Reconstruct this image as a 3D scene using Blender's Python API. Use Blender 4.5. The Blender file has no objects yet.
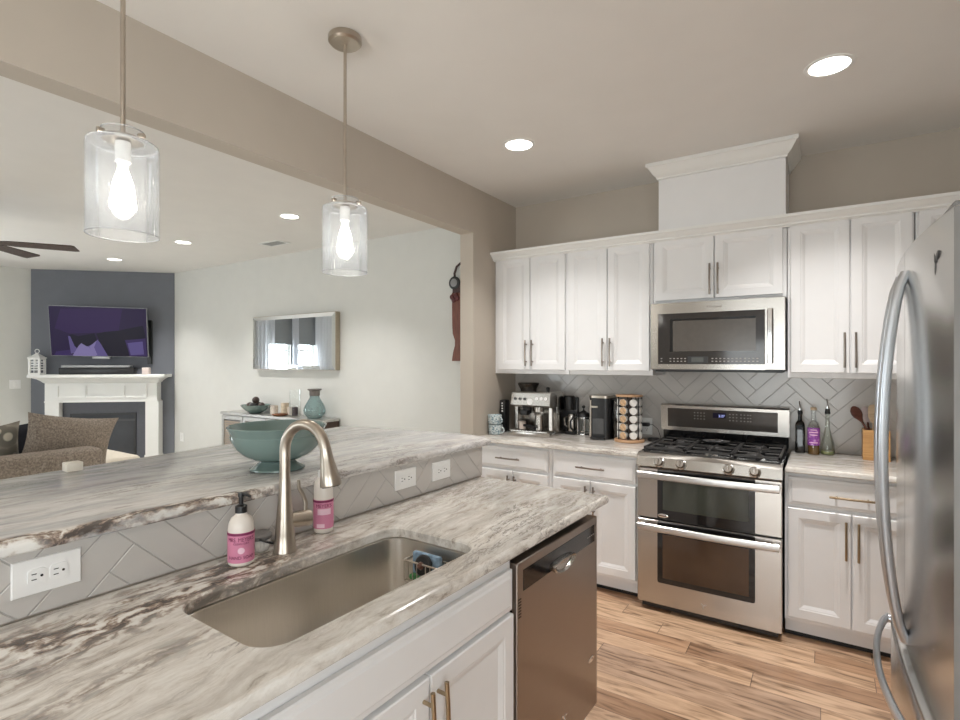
import bpy, bmesh, math, random
from mathutils import Matrix, Vector
from math import pi, sin, cos, radians as R

S = bpy.context.scene
COL = S.collection
random.seed(7)

# ---------------------------------------------------------------- camera, world, light, exposure
cd = bpy.data.cameras.new('camera'); cam = bpy.data.objects.new('camera', cd); COL.objects.link(cam)
cam.location = (0, 0, 1.469); cam.rotation_euler = (pi/2, 0, 0.5768)
cd.sensor_width = 36; cd.lens = 530.4*36/960; cd.shift_y = 0.8/960; cd.clip_start = 0.02
S.camera = cam
S.view_settings.view_transform = 'Standard'; S.view_settings.look = 'None'
S.view_settings.exposure = 0.0; S.view_settings.gamma = 1.0
try: S.view_settings.use_curve_mapping = False
except Exception: pass
S.cycles.max_bounces = 10; S.cycles.diffuse_bounces = 5; S.cycles.transparent_max_bounces = 16
S.cycles.sample_clamp_indirect = 6.0

W = bpy.data.worlds.new('daylight'); S.world = W; W.use_nodes = True
wn = W.node_tree.nodes; wl = W.node_tree.links
bgn = wn['Background']; bgn.inputs['Strength'].default_value = 1.0
tc = wn.new('ShaderNodeTexCoord'); sx = wn.new('ShaderNodeSeparateXYZ'); rp = wn.new('ShaderNodeValToRGB')
wl.new(tc.outputs['Generated'], sx.inputs[0]); wl.new(sx.outputs['Z'], rp.inputs[0]); wl.new(rp.outputs[0], bgn.inputs[0])
rp.color_ramp.elements[0].position = 0.0; rp.color_ramp.elements[0].color = (.62, .66, .62, 1)
rp.color_ramp.elements[1].position = 0.4; rp.color_ramp.elements[1].color = (.72, .82, 1, 1)
e_ = rp.color_ramp.elements.new(0.05); e_.color = (.95, .97, 1, 1)

def area(name, loc, rot, sx_, sy_, power, color):
    l = bpy.data.lights.new(name, 'AREA'); l.shape = 'RECTANGLE'; l.size = sx_; l.size_y = sy_; l.energy = power; l.color = color
    o = bpy.data.objects.new(name, l); COL.objects.link(o); o.location = loc; o.rotation_euler = rot
    return o
# daylight entering by the living room windows (west), plus fill lamps at unseen glazed openings added south and east
area('window_daylight', (-9.3, .83, 1.45), (0, -pi/2-R(8), 0), 1.6, 1.3, 115, (.90, .96, 1))
area('window_daylight', (-6.0, -3.62, 1.2), (pi/2+R(20), 0, 0), 2.6, 1.8, 74, (.94, .975, 1))
area('window_daylight', (-.3, -3.62, 1.0), (pi/2, 0, 0), 2.4, 1.6, 76, (.98, .99, 1))
area('window_daylight', (1.46, -1.55, 1.15), (0, pi/2, 0), 2.0, 2.0, 80, (.97, .985, 1))
CAN_POWER = 14.5; PENDANT_POWER = 13; LIVING_CAN = 15; CAN_SPREAD = 105

# ---------------------------------------------------------------- frames
PEN = Matrix.Translation((-.744, 2.09, 0)) @ Matrix.Rotation(R(-1.8), 4, 'Z')      # peninsula, slightly out of square with the wall
PENC = PEN @ Matrix.Translation((-.010, .030, 0)) @ Matrix.Rotation(pi/2, 4, 'Z')                                         # cabinet fronts on the peninsula
WORLD = Matrix.Identity(4)
_fa = math.atan2(.72368, .69014); _fa = math.atan2(4.02-2.765, -7.9+9.216)
FIRE = Matrix.Translation((-9.216, 2.765, 0)) @ Matrix.Rotation(_fa, 4, 'Z')        # corner fireplace wall: x along it, -y into the room
FRI = Matrix.Translation((.170, 1.72, 0)) @ Matrix.Rotation(-pi/2, 4, 'Z')          # fridge: x towards the camera, front faces local -y

XF = {}
def props(o, label=None, cat=None, group=None, kind=None):
    if label: o['label'] = label
    if cat: o['category'] = cat
    if group: o['group'] = group
    if kind: o['kind'] = kind
def thing(name, label, cat, loc=(0, 0, 0), frame=WORLD, group=None, rot=0):
    o = bpy.data.objects.new(name, None); COL.objects.link(o); o.empty_display_size = .05
    o.matrix_world = frame @ Matrix.Translation(loc) @ Matrix.Rotation(rot, 4, 'Z')
    props(o, label, cat, group); XF[o] = Matrix.Translation(-Vector(loc)) if rot == 0 else Matrix.Identity(4)
    return o
def mesh_of(name, bm, m, smooth):
    bmesh.ops.recalc_face_normals(bm, faces=bm.faces)
    me = bpy.data.meshes.new(name); bm.to_mesh(me); bm.free()
    for k in (m if isinstance(m, (list, tuple)) else [m]): me.materials.append(k)
    if smooth:
        me.shade_smooth(); me.set_sharp_from_angle(angle=R(smooth if smooth is not True else 32))
    return me
def part(name, bm, m, parent, smooth=True, label=None, kind=None):
    bm.transform(XF[parent])
    o = bpy.data.objects.new(name, mesh_of(name, bm, m, smooth)); COL.objects.link(o); o.parent = parent
    XF[o] = XF[parent]; props(o, label, kind=kind)
    return o
def single(name, bm, m, label, cat, loc=(0, 0, 0), frame=WORLD, group=None, smooth=True, kind=None):
    bm.transform(Matrix.Translation(-Vector(loc)))
    o = bpy.data.objects.new(name, mesh_of(name, bm, m, smooth)); COL.objects.link(o)
    o.matrix_world = frame @ Matrix.Translation(loc); props(o, label, cat, group, kind)
    return o
def struct(name, bm, m, frame=WORLD, smooth=False, parent=None):
    o = bpy.data.objects.new(name, mesh_of(name, bm, m, smooth)); COL.objects.link(o)
    if parent: o.parent = parent
    else: o.matrix_world = frame; o['kind'] = 'structure'
    XF[o] = Matrix.Identity(4)
    return o
def dup(root, M, label=None, group=None):
    r = root.copy(); COL.objects.link(r); r.matrix_world = M
    if label: r['label'] = label
    if group: r['group'] = group
    for ch in list(root.children):
        c = ch.copy(); COL.objects.link(c); c.parent = r
        for g in list(ch.children):
            d = g.copy(); COL.objects.link(d); d.parent = c
    return r

# ---------------------------------------------------------------- mesh helpers
def BM(): return bmesh.new()
def box(bm, x0, x1, y0, y1, z0, z1, bev=0, seg=2, mi=0):
    vs = [bm.verts.new(p) for p in ((x0,y0,z0),(x1,y0,z0),(x1,y1,z0),(x0,y1,z0),(x0,y0,z1),(x1,y0,z1),(x1,y1,z1),(x0,y1,z1))]
    fs = [bm.faces.new([vs[i] for i in f]) for f in ((3,2,1,0),(4,5,6,7),(0,1,5,4),(1,2,6,5),(2,3,7,6),(3,0,4,7))]
    for f in fs: f.material_index = mi
    if bev:
        es = list({e for f in fs for e in f.edges})
        r = bmesh.ops.bevel(bm, geom=es, offset=bev, segments=seg, affect='EDGES', profile=.5)
        for f in r['faces']: f.material_index = mi
    return bm
def loft(bm, rings, cap0=True, cap1=True, mi=0, closed=True):
    V = [[bm.verts.new(p) for p in r] for r in rings]
    n = len(V[0])
    for a, b in zip(V, V[1:]):
        for i in range(n if closed else n-1):
            j = (i+1) % n
            f = bm.faces.new((a[i], a[j], b[j], b[i])); f.material_index = mi
    if cap0: f = bm.faces.new(list(reversed(V[0]))); f.material_index = mi
    if cap1: f = bm.faces.new(V[-1]); f.material_index = mi
    return V
def basis(d):
    d = Vector(d).normalized(); a = Vector((0, 0, 1)) if abs(d.z) < .9 else Vector((1, 0, 0))
    u = d.cross(a).normalized(); return u, d.cross(u).normalized()
def circ(c, u, v, r, n): return [Vector(c)+u*(r*cos(2*pi*i/n))+v*(r*sin(2*pi*i/n)) for i in range(n)]
def cyl(bm, p0, p1, r0, r1=None, n=20, mi=0, cap=True):
    p0, p1 = Vector(p0), Vector(p1); u, v = basis(p1-p0); r1 = r0 if r1 is None else r1
    loft(bm, [circ(p0, u, v, r0, n), circ(p1, u, v, r1, n)], cap, cap, mi); return bm
def tube(bm, pts, r, n=12, mi=0, flat=1.0, cap=True):
    pts = [Vector(p) for p in pts]; rings = []; u = None
    for i, p in enumerate(pts):
        d = (pts[min(i+1, len(pts)-1)]-pts[max(i-1, 0)]).normalized()
        if u is None: u, v = basis(d)
        else:
            u = (u-d*u.dot(d)).normalized(); v = d.cross(u)
        rr = r[i] if isinstance(r, (list, tuple)) else r
        rings.append([p+u*(rr*cos(2*pi*k/n))+v*(rr*flat*sin(2*pi*k/n)) for k in range(n)])
    loft(bm, rings, cap, cap, mi); return bm
def lathe(bm, prof, c=(0, 0, 0), n=32, mi=0, cap0=True, cap1=True, sy=1.0):
    loft(bm, [[(c[0]+r*cos(2*pi*i/n), c[1]+r*sy*sin(2*pi*i/n), c[2]+z) for i in range(n)] for r, z in prof], cap0, cap1, mi); return bm
def rrect(x0, x1, y0, y1, r, n=5):
    r = max(r, 1e-4); out = []
    for cx, cy, a in ((x1-r, y1-r, 0), (x0+r, y1-r, pi/2), (x0+r, y0+r, pi), (x1-r, y0+r, 3*pi/2)):
        for i in range(n+1):
            t = a+pi/2*i/n; out.append((cx+r*cos(t), cy+r*sin(t)))
    return out
def rpoly(pts, r, n=5):          # convex ccw polygon with rounded corners
    out = []; m = len(pts)
    for i in range(m):
        p = Vector(pts[i]); a = (Vector(pts[i-1])-p).normalized(); b = (Vector(pts[(i+1) % m])-p).normalized()
        ang = a.angle(b); t = r/math.tan(ang/2); c = p+(a+b).normalized()*(r/sin(ang/2))
        s = p+a*t; e = p+b*t; v0 = s-c; v1 = e-c; da = v0.angle(v1); sg = 1 if v0.x*v1.y-v0.y*v1.x > 0 else -1
        for k in range(n+1):
            th = sg*da*k/n; out.append((c.x+v0.x*cos(th)-v0.y*sin(th), c.y+v0.x*sin(th)+v0.y*cos(th)))
    return out
def inset(poly, d):              # ccw polygon, positive = inwards
    m = len(poly); out = []
    for i in range(m):
        p0, p, p1 = Vector(poly[i-1]), Vector(poly[i]), Vector(poly[(i+1) % m])
        if (p-p0).length < 1e-7: p0 = Vector(poly[i-2])
        e0 = (p-p0).normalized(); e1 = (p1-p).normalized()
        nrm = Vector((-e0.y, e0.x))+Vector((-e1.y, e1.x)); nrm.normalize()
        k = nrm.dot(Vector((-e0.y, e0.x)))
        out.append((p.x+nrm.x*d/max(k, .3), p.y+nrm.y*d/max(k, .3)))
    return out
def prism(bm, poly, a0, a1, plane='xy', mi=0):
    f = {'xy': lambda p, a: (p[0], p[1], a), 'xz': lambda p, a: (p[0], a, p[1]), 'yz': lambda p, a: (a, p[0], p[1])}[plane]
    loft(bm, [[f(p, a0) for p in poly], [f(p, a1) for p in poly]], mi=mi); return bm
def nested(bm, x0, x1, z0, z1, yf, prof, mi=0):  # framed front facing -y: (inset, depth behind yf)
    loft(bm, [[(x0+i, yf+d, z0+i), (x1-i, yf+d, z0+i), (x1-i, yf+d, z1-i), (x0+i, yf+d, z1-i)] for i, d in prof], True, True, mi)
    return bm
DOORP = [(0, .02), (0, .003), (.003, 0), (.048, 0), (.052, .0025), (.057, .003), (.072, .0105), (.078, .0105)]
DRAWP = [(0, .02), (0, .0065), (.004, .004), (.014, .003), (.02, 0), (.03, 0)]
def door_bm(x0, x1, z0, z1, yf): return nested(BM(), x0, x1, z0, z1, yf, DOORP)
def drawer_bm(x0, x1, z0, z1, yf): return nested(BM(), x0, x1, z0, z1, yf, DRAWP)
def pull_bm(p, vertical, L, yf):
    bm = BM(); h = L/2; q = h*.68
    def P(t, y): return (p[0], yf-y, p[1]+t) if vertical else (p[0]+t, yf-y, p[1])
    tube(bm, [P(-h, .028), P(-h*.5, .031), P(0, .033), P(h*.5, .031), P(h, .028)], .0058, 10)
    for s in (-q, q): cyl(bm, P(s, 0), P(s, .03), .0048, n=10)
    return bm
def slab(bm, outer, z0, z1, hole=None, edge=.01):
    prof = [(.004, z0), (0, z0+.004), (0, z0+(z1-z0)*.55), (edge*.25, z1-edge*.55), (edge*.6, z1-edge*.15), (edge*1.1, z1)]
    rings = [[(p[0], p[1], z) for p in (inset(outer, i) if i else outer)] for i, z in prof]
    top = loft(bm, rings, False, False)[-1]; bot_ring = None
    V0 = [v for v in bm.verts if abs(v.co.z-z0) < 1e-6]
    ev = lambda vs: [bm.edges.get((vs[i], vs[(i+1) % len(vs)])) or bm.edges.new((vs[i], vs[(i+1) % len(vs)])) for i in range(len(vs))]
    et = ev(top); eb = ev(V0)
    if hole:
        hp = [(-.004, z1), (0, z1-.004), (0, z0)]
        HV = loft(bm, [[(p[0], p[1], z) for p in (inset(hole, i) if i else hole)] for i, z in hp], False, False)
        et += ev(HV[0]); eb += ev(HV[-1])
    bmesh.ops.triangle_fill(bm, edges=et, use_beauty=True, use_dissolve=False)
    bmesh.ops.triangle_fill(bm, edges=eb, use_beauty=True, use_dissolve=False)
    return bm
def text_bm(body, size, mat_index=0, depth=.0004):
    cu = bpy.data.curves.new('lettering', 'FONT'); cu.body = body; cu.size = size; cu.align_x = 'CENTER'; cu.align_y = 'CENTER'; cu.extrude = depth; cu.resolution_u = 3
    o = bpy.data.objects.new('lettering', cu); COL.objects.link(o)
    dg = bpy.context.evaluated_depsgraph_get(); me = o.evaluated_get(dg).to_mesh()
    bm = BM(); bm.from_mesh(me); o.evaluated_get(dg).to_mesh_clear()
    bpy.data.objects.remove(o); bpy.data.curves.remove(cu)
    for f in bm.faces: f.material_index = mat_index
    return bm
def join(a, b):
    me = bpy.data.meshes.new('tmp'); b.to_mesh(me); b.free(); a.from_mesh(me); bpy.data.meshes.remove(me); return a
def wrap_text(body, size, r, c, ang, z, mi=0, sx=1.0):     # lettering laid round an upright cylinder
    bm = text_bm(body, size, mi, .0002)
    for v in bm.verts:
        a = ang+v.co.x*sx/r; rr = r+.0004+v.co.z; zz = z+v.co.y
        v.co = (c[0]+rr*cos(a), c[1]+rr*sin(a), zz)
    return bm
def patch(bm, r, c, a0, a1, z0, z1, n=20, mi=0):         # thin label round an upright cylinder
    A = [a0+(a1-a0)*i/n for i in range(n+1)]
    ring = lambda rr, z: [(c[0]+rr*cos(a), c[1]+rr*sin(a), z) for a in A]
    loft(bm, [ring(r, z0), ring(r+.0006, z0), ring(r+.0006, z1), ring(r, z1)], False, False, mi, closed=False); return bm

# ---------------------------------------------------------------- materials
def new_mat(name):
    m = bpy.data.materials.new(name); m.use_nodes = True
    return m, m.node_tree.nodes, m.node_tree.links, m.node_tree.nodes['Principled BSDF']
def node(ns, t, **k):
    n = ns.new(t)
    for a, v in k.items():
        if hasattr(n, a): setattr(n, a, v)
        else: n.inputs[a].default_value = v
    return n
def ramp(ns, stops):
    r = ns.new('ShaderNodeValToRGB'); e = r.color_ramp.elements
    e[0].position, e[0].color = stops[0][0], (*stops[0][1], 1); e[1].position, e[1].color = stops[-1][0], (*stops[-1][1], 1)
    for p, c in stops[1:-1]: k = e.new(p); k.color = (*c, 1)
    return r
def mat(name, col, rough=.5, metal=0, var=.04, scale=30, stretch=(1, 1, 1), bump=0, coat=0, spec=.5, rvar=0):
    m, ns, L, b = new_mat(name)
    t = node(ns, 'ShaderNodeTexCoord'); mp = node(ns, 'ShaderNodeMapping'); mp.inputs['Scale'].default_value = stretch
    nz = node(ns, 'ShaderNodeTexNoise'); nz.inputs['Scale'].default_value = scale; nz.inputs['Detail'].default_value = 4
    L.new(t.outputs['Object'], mp.inputs[0]); L.new(mp.outputs[0], nz.inputs['Vector'])
    lo = tuple(max(0, c*(1-var)) for c in col); hi = tuple(min(1, c*(1+var)) for c in col)
    rp = ramp(ns, [(.3, lo), (.7, hi)]); L.new(nz.outputs['Fac'], rp.inputs[0]); L.new(rp.outputs[0], b.inputs['Base Color'])
    b.inputs['Roughness'].default_value = rough; b.inputs['Metallic'].default_value = metal
    b.inputs['Specular IOR Level'].default_value = spec; b.inputs['Coat Weight'].default_value = coat
    if rvar:
        mr = node(ns, 'ShaderNodeMapRange'); mr.inputs['To Min'].default_value = rough-rvar; mr.inputs['To Max'].default_value = rough+rvar
        L.new(nz.outputs['Fac'], mr.inputs['Value']); L.new(mr.outputs[0], b.inputs['Roughness'])
    if bump:
        bp = node(ns, 'ShaderNodeBump'); bp.inputs['Strength'].default_value = bump; bp.inputs['Distance'].default_value = .002
        L.new(nz.outputs['Fac'], bp.inputs['Height']); L.new(bp.outputs[0], b.inputs['Normal'])
    return m
def emit(name, col, s):
    m, ns, L, b = new_mat(name); b.inputs['Base Color'].default_value = (.01, .01, .01, 1); b.inputs['Specular IOR Level'].default_value = .12; b.inputs['Roughness'].default_value = .3
    b.inputs['Emission Color'].default_value = (*col, 1); b.inputs['Emission Strength'].default_value = s; return m
def glass(name, tint=(1, 1, 1), rough=.02, refl=.10, body=0.0, bodycol=(.9, .9, .9)):
    m, ns, L, b = new_mat(name); ns.remove(b)
    out = ns['Material Output']; tr = node(ns, 'ShaderNodeBsdfTransparent'); tr.inputs[0].default_value = (*tint, 1)
    gl = node(ns, 'ShaderNodeBsdfGlossy'); gl.inputs['Roughness'].default_value = rough
    lw = node(ns, 'ShaderNodeLayerWeight'); lw.inputs['Blend'].default_value = .35
    mr = node(ns, 'ShaderNodeMapRange'); mr.inputs['To Min'].default_value = refl*.5; mr.inputs['To Max'].default_value = min(1, refl*5)
    L.new(lw.outputs['Fresnel'], mr.inputs['Value'])
    mx = node(ns, 'ShaderNodeMixShader'); L.new(mr.outputs[0], mx.inputs[0])
    src = tr
    if body:
        df = node(ns, 'ShaderNodeBsdfDiffuse'); df.inputs[0].default_value = (*bodycol, 1)
        nz = node(ns, 'ShaderNodeTexNoise'); nz.inputs['Scale'].default_value = 12
        m3 = node(ns, 'ShaderNodeMapRange'); m3.inputs['To Min'].default_value = body*.6; m3.inputs['To Max'].default_value = body*1.4
        L.new(nz.outputs['Fac'], m3.inputs['Value'])
        m2 = node(ns, 'ShaderNodeMixShader'); L.new(m3.outputs[0], m2.inputs[0]); L.new(tr.outputs[0], m2.inputs[1]); L.new(df.outputs[0], m2.inputs[2]); src = m2
    L.new(src.outputs[0], mx.inputs[1]); L.new(gl.outputs[0], mx.inputs[2]); L.new(mx.outputs[0], out.inputs[0]); return m
def steel(name, col=(.60, .58, .55), rough=.24, stretch=(2, 2, 160), aniso=.75, arot=.25):
    m, ns, L, b = new_mat(name)
    t = node(ns, 'ShaderNodeTexCoord'); mp = node(ns, 'ShaderNodeMapping'); mp.inputs['Scale'].default_value = stretch
    nz = node(ns, 'ShaderNodeTexNoise'); nz.inputs['Scale'].default_value = 5; nz.inputs['Detail'].default_value = 3
    L.new(t.outputs['Object'], mp.inputs[0]); L.new(mp.outputs[0], nz.inputs['Vector'])
    rp = ramp(ns, [(.3, tuple(c*.965 for c in col)), (.7, tuple(c*1.03 for c in col))]); L.new(nz.outputs['Fac'], rp.inputs[0]); L.new(rp.outputs[0], b.inputs['Base Color'])
    b.inputs['Metallic'].default_value = 1; b.inputs['Anisotropic'].default_value = aniso; b.inputs['Anisotropic Rotation'].default_value = arot
    tg = node(ns, 'ShaderNodeTangent', direction_type='RADIAL', axis='Z'); L.new(tg.outputs[0], b.inputs['Tangent'])
    mr = node(ns, 'ShaderNodeMapRange'); mr.inputs['To Min'].default_value = rough*.93; mr.inputs['To Max'].default_value = rough*1.07
    L.new(nz.outputs['Fac'], mr.inputs['Value']); L.new(mr.outputs[0], b.inputs['Roughness'])
    return m
def granite(name, rotz, patchy, dark=1.0, cool=0.0, rim=None):
    m, ns, L, b = new_mat(name)
    t = node(ns, 'ShaderNodeTexCoord'); mp = node(ns, 'ShaderNodeMapping'); mp.inputs['Rotation'].default_value = (0, 0, rotz)
    L.new(t.outputs['Object'], mp.inputs[0])
    def nz(vec, scale, det, rough=.6):
        n = node(ns, 'ShaderNodeTexNoise'); n.inputs['Scale'].default_value = scale; n.inputs['Detail'].default_value = det; n.inputs['Roughness'].default_value = rough
        L.new(vec, n.inputs['Vector']); return n
    def warp(vec, scale, amt):
        n = nz(vec, scale, 4); c = node(ns, 'ShaderNodeVectorMath', operation='SUBTRACT'); c.inputs[1].default_value = (.5, .5, .5); L.new(n.outputs['Color'], c.inputs[0])
        k = node(ns, 'ShaderNodeVectorMath', operation='SCALE'); k.inputs['Scale'].default_value = amt; L.new(c.outputs[0], k.inputs[0])
        a = node(ns, 'ShaderNodeVectorMath', operation='ADD'); L.new(vec, a.inputs[0]); L.new(k.outputs[0], a.inputs[1]); return a.outputs[0]
    V0 = warp(warp(mp.outputs[0], 1.7, .15), 14, .022)
    def streak(sx_, sy_, det, rough=.6, off=0):
        q = node(ns, 'ShaderNodeMapping'); q.inputs['Scale'].default_value = (sx_, sy_, sx_*.7); q.inputs['Location'].default_value = (off, off*.7, off*.3)
        L.new(V0, q.inputs[0]); return nz(q.outputs[0], 1, det, rough).outputs['Fac']
    def rmp(fac, stops): r = ramp(ns, stops); L.new(fac, r.inputs[0]); return r.outputs[0]
    def math_(op, a, bb):
        n = node(ns, 'ShaderNodeMath', operation=op)
        for i, v in enumerate((a, bb)):
            if isinstance(v, (int, float)): n.inputs[i].default_value = v
            else: L.new(v, n.inputs[i])
        return n.outputs[0]
    def mix(fac, a, c, mode='MIX'):
        n = node(ns, 'ShaderNodeMixRGB', blend_type=mode)
        for i, v in enumerate((fac, a, c)):
            if isinstance(v, float): n.inputs[i].default_value = v
            elif isinstance(v, tuple): n.inputs[i].default_value = (*v, 1)
            else: L.new(v, n.inputs[i])
        return n.outputs[0]
    g = lambda c: rmp(c, [(0, (0, 0, 0)), (1, (1, 1, 1))])
    w = 1-cool
    col = rmp(streak(36, 6.5, 8, .70), [(.28, (.22, .18, .15)), (.36, (.42, .375, .325)), (.43, (.62, .575, .52)), (.52, (.735, .70, .65)), (.66, (.84, .82, .78))])
    col = mix(math_('MULTIPLY', rmp(streak(15, 1.5, 7, .64, 3.1), [(.46, (0, 0, 0)), (.58, (1, 1, 1))]), .42+.3*cool), col, (.36, .355, .36) if cool else (.42, .385, .345))
    if cool: col = mix(.34, col, (.47, .495, .54))
    def vein(sx_, sy_, off, wd, k, mlo):
        global dummy
        f = math_('ABSOLUTE', math_('SUBTRACT', streak(sx_, sy_, 9, .68, off), .5), 0.0)
        mk = rmp(streak(5, 1.6, 3, .5, off+4), [(mlo, (0, 0, 0)), (mlo+.12, (1, 1, 1))])
        return math_('MULTIPLY', math_('MULTIPLY', rmp(f, [(0, (1, 1, 1)), (wd, (0, 0, 0))]), mk), k)
    col = mix(vein(20, 2.6, 7.7, .026, .8*dark, .50), col, (.085, .06, .048))
    col = mix(vein(46, 8, 17.3, .03, .6*dark, .50), col, (.13, .10, .085))
    sp = node(ns, 'ShaderNodeSeparateXYZ'); L.new(V0, sp.inputs[0])
    def band(centre, half, soft, k):
        d = math_('ABSOLUTE', math_('SUBTRACT', sp.outputs['X'], centre), 0.0)
        mr = node(ns, 'ShaderNodeMapRange'); mr.inputs['From Min'].default_value = half; mr.inputs['From Max'].default_value = half+soft; mr.inputs['To Min'].default_value = 1; mr.inputs['To Max'].default_value = 0
        L.new(d, mr.inputs['Value'])
        soft_ = math_('MULTIPLY', mr.outputs[0], rmp(streak(11, 3.0, 6, .62, 2.2), [(.38, (0, 0, 0)), (.47, (1, 1, 1))]))
        yr = node(ns, 'ShaderNodeMapRange'); yr.inputs['From Min'].default_value = -.15; yr.inputs['From Max'].default_value = .25; yr.inputs['To Min'].default_value = 1; yr.inputs['To Max'].default_value = .25
        L.new(sp.outputs['Y'], yr.inputs['Value'])
        return math_('MULTIPLY', math_('MULTIPLY', soft_, yr.outputs[0]), k)
    # broken white islands of stone set in brown, cells drawn out along the grain
    vq = node(ns, 'ShaderNodeMapping'); vq.inputs['Scale'].default_value = (24, 8.5, 20); L.new(warp(warp(V0, 10, .10), 34, .03), vq.inputs[0])
    vo = node(ns, 'ShaderNodeTexVoronoi', feature='DISTANCE_TO_EDGE'); vo.inputs['Scale'].default_value = 1; L.new(vq.outputs[0], vo.inputs['Vector'])
    nf = streak(40, 11, 8, .68, 9.1)
    isl = math_('ADD', vo.outputs['Distance'], math_('MULTIPLY', math_('SUBTRACT', nf, .5), 1.15))
    brown = rmp(isl, [(-.0, (.055, .038, .029)), (.04, (.13, .088, .066)), (.10, (.27, .195, .15)), (.17, (.46, .385, .32)), (.235, (.72, .68, .62)), (.36, (.83, .81, .77))])
    if patchy is not None:
        for c_, h_, s_, k_ in patchy: col = mix(band(c_, h_, s_, k_), col, brown)
    L.new(col, b.inputs['Base Color'])
    b.inputs['Roughness'].default_value = .19; b.inputs['Specular IOR Level'].default_value = .42
    return m
def planks():
    m, ns, L, b = new_mat('hickory planks')
    t = node(ns, 'ShaderNodeTexCoord'); sp = node(ns, 'ShaderNodeSeparateXYZ'); L.new(t.outputs['Object'], sp.inputs[0])
    def M(op, a, bb=None):
        n = node(ns, 'ShaderNodeMath', operation=op)
        for i, v in enumerate((a, bb)):
            if v is None: continue
            if isinstance(v, (int, float)): n.inputs[i].default_value = v
            else: L.new(v, n.inputs[i])
        return n.outputs[0]
    yw = M('DIVIDE', sp.outputs['Y'], .127); row = M('FLOOR', yw); fy = M('FRACT', yw)
    w1 = node(ns, 'ShaderNodeTexWhiteNoise', noise_dimensions='1D'); L.new(row, w1.inputs['W'])
    xo = M('ADD', M('DIVIDE', sp.outputs['X'], .95), M('MULTIPLY', w1.outputs['Value'], 7.3)); cl = M('FLOOR', xo); fx = M('FRACT', xo)
    cb = node(ns, 'ShaderNodeCombineXYZ'); L.new(row, cb.inputs[0]); L.new(cl, cb.inputs[1])
    w2 = node(ns, 'ShaderNodeTexWhiteNoise', noise_dimensions='3D'); L.new(cb.outputs[0], w2.inputs['Vector'])
    tone = ramp(ns, [(0, (.28, .165, .10)), (.25, (.44, .27, .165)), (.5, (.52, .345, .225)), (.75, (.60, .41, .27)), (1, (.40, .27, .19))]); L.new(w2.outputs['Value'], tone.inputs[0])
    sc = node(ns, 'ShaderNodeVectorMath', operation='SCALE'); sc.inputs['Scale'].default_value = 13; L.new(w2.outputs['Color'], sc.inputs[0])
    ad = node(ns, 'ShaderNodeVectorMath', operation='ADD'); L.new(t.outputs['Object'], ad.inputs[0]); L.new(sc.outputs[0], ad.inputs[1])
    mp = node(ns, 'ShaderNodeMapping'); mp.inputs['Scale'].default_value = (2.2, 17, 1); L.new(ad.outputs[0], mp.inputs[0])
    nz = node(ns, 'ShaderNodeTexNoise'); nz.inputs['Scale'].default_value = 2; nz.inputs['Detail'].default_value = 9; nz.inputs['Distortion'].default_value = .8; L.new(mp.outputs[0], nz.inputs['Vector'])
    gr = ramp(ns, [(.32, (.38, .33, .29)), (.46, (.84, .81, .78)), (.60, (1.05, 1.05, 1.05)), (.75, (1.2, 1.2, 1.2))]); L.new(nz.outputs['Fac'], gr.inputs[0])
    mu = node(ns, 'ShaderNodeMixRGB', blend_type='MULTIPLY'); mu.inputs[0].default_value = 1; L.new(tone.outputs[0], mu.inputs[1]); L.new(gr.outputs[0], mu.inputs[2])
    seam = M('MAXIMUM', M('LESS_THAN', fy, .018), M('LESS_THAN', fx, .0035))
    ms = node(ns, 'ShaderNodeMixRGB'); L.new(M('MULTIPLY', seam, .75), ms.inputs[0]); L.new(mu.outputs[0], ms.inputs[1]); ms.inputs[2].default_value = (.06, .04, .03, 1)
    L.new(ms.outputs[0], b.inputs['Base Color']); b.inputs['Roughness'].default_value = .34
    bp = node(ns, 'ShaderNodeBump'); bp.inputs['Strength'].default_value = .25; bp.inputs['Distance'].default_value = .002
    L.new(M('SUBTRACT', nz.outputs['Fac'], seam), bp.inputs['Height']); L.new(bp.outputs[0], b.inputs['Normal'])
    return m
def wood(name, c0, c1, stretch=(1, 1, 12), rough=.45, scale=6):
    m, ns, L, b = new_mat(name)
    t = node(ns, 'ShaderNodeTexCoord'); mp = node(ns, 'ShaderNodeMapping'); mp.inputs['Scale'].default_value = stretch; L.new(t.outputs['Object'], mp.inputs[0])
    nz = node(ns, 'ShaderNodeTexNoise'); nz.inputs['Scale'].default_value = scale; nz.inputs['Detail'].default_value = 6; nz.inputs['Distortion'].default_value = .6; L.new(mp.outputs[0], nz.inputs['Vector'])
    rp = ramp(ns, [(.3, c0), (.7, c1)]); L.new(nz.outputs['Fac'], rp.inputs[0]); L.new(rp.outputs[0], b.inputs['Base Color']); b.inputs['Roughness'].default_value = rough
    return m
def figured(name, cols, scale, rough=.4, kind='VORONOI'):
    m, ns, L, b = new_mat(name); t = node(ns, 'ShaderNodeTexCoord')
    v = node(ns, 'ShaderNodeTexVoronoi' if kind == 'VORONOI' else 'ShaderNodeTexNoise'); v.inputs['Scale'].default_value = scale; L.new(t.outputs['Object'], v.inputs['Vector'])
    rp = ramp(ns, cols); L.new(v.outputs[0], rp.inputs[0]); L.new(rp.outputs[0], b.inputs['Base Color']); b.inputs['Roughness'].default_value = rough; return m

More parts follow.
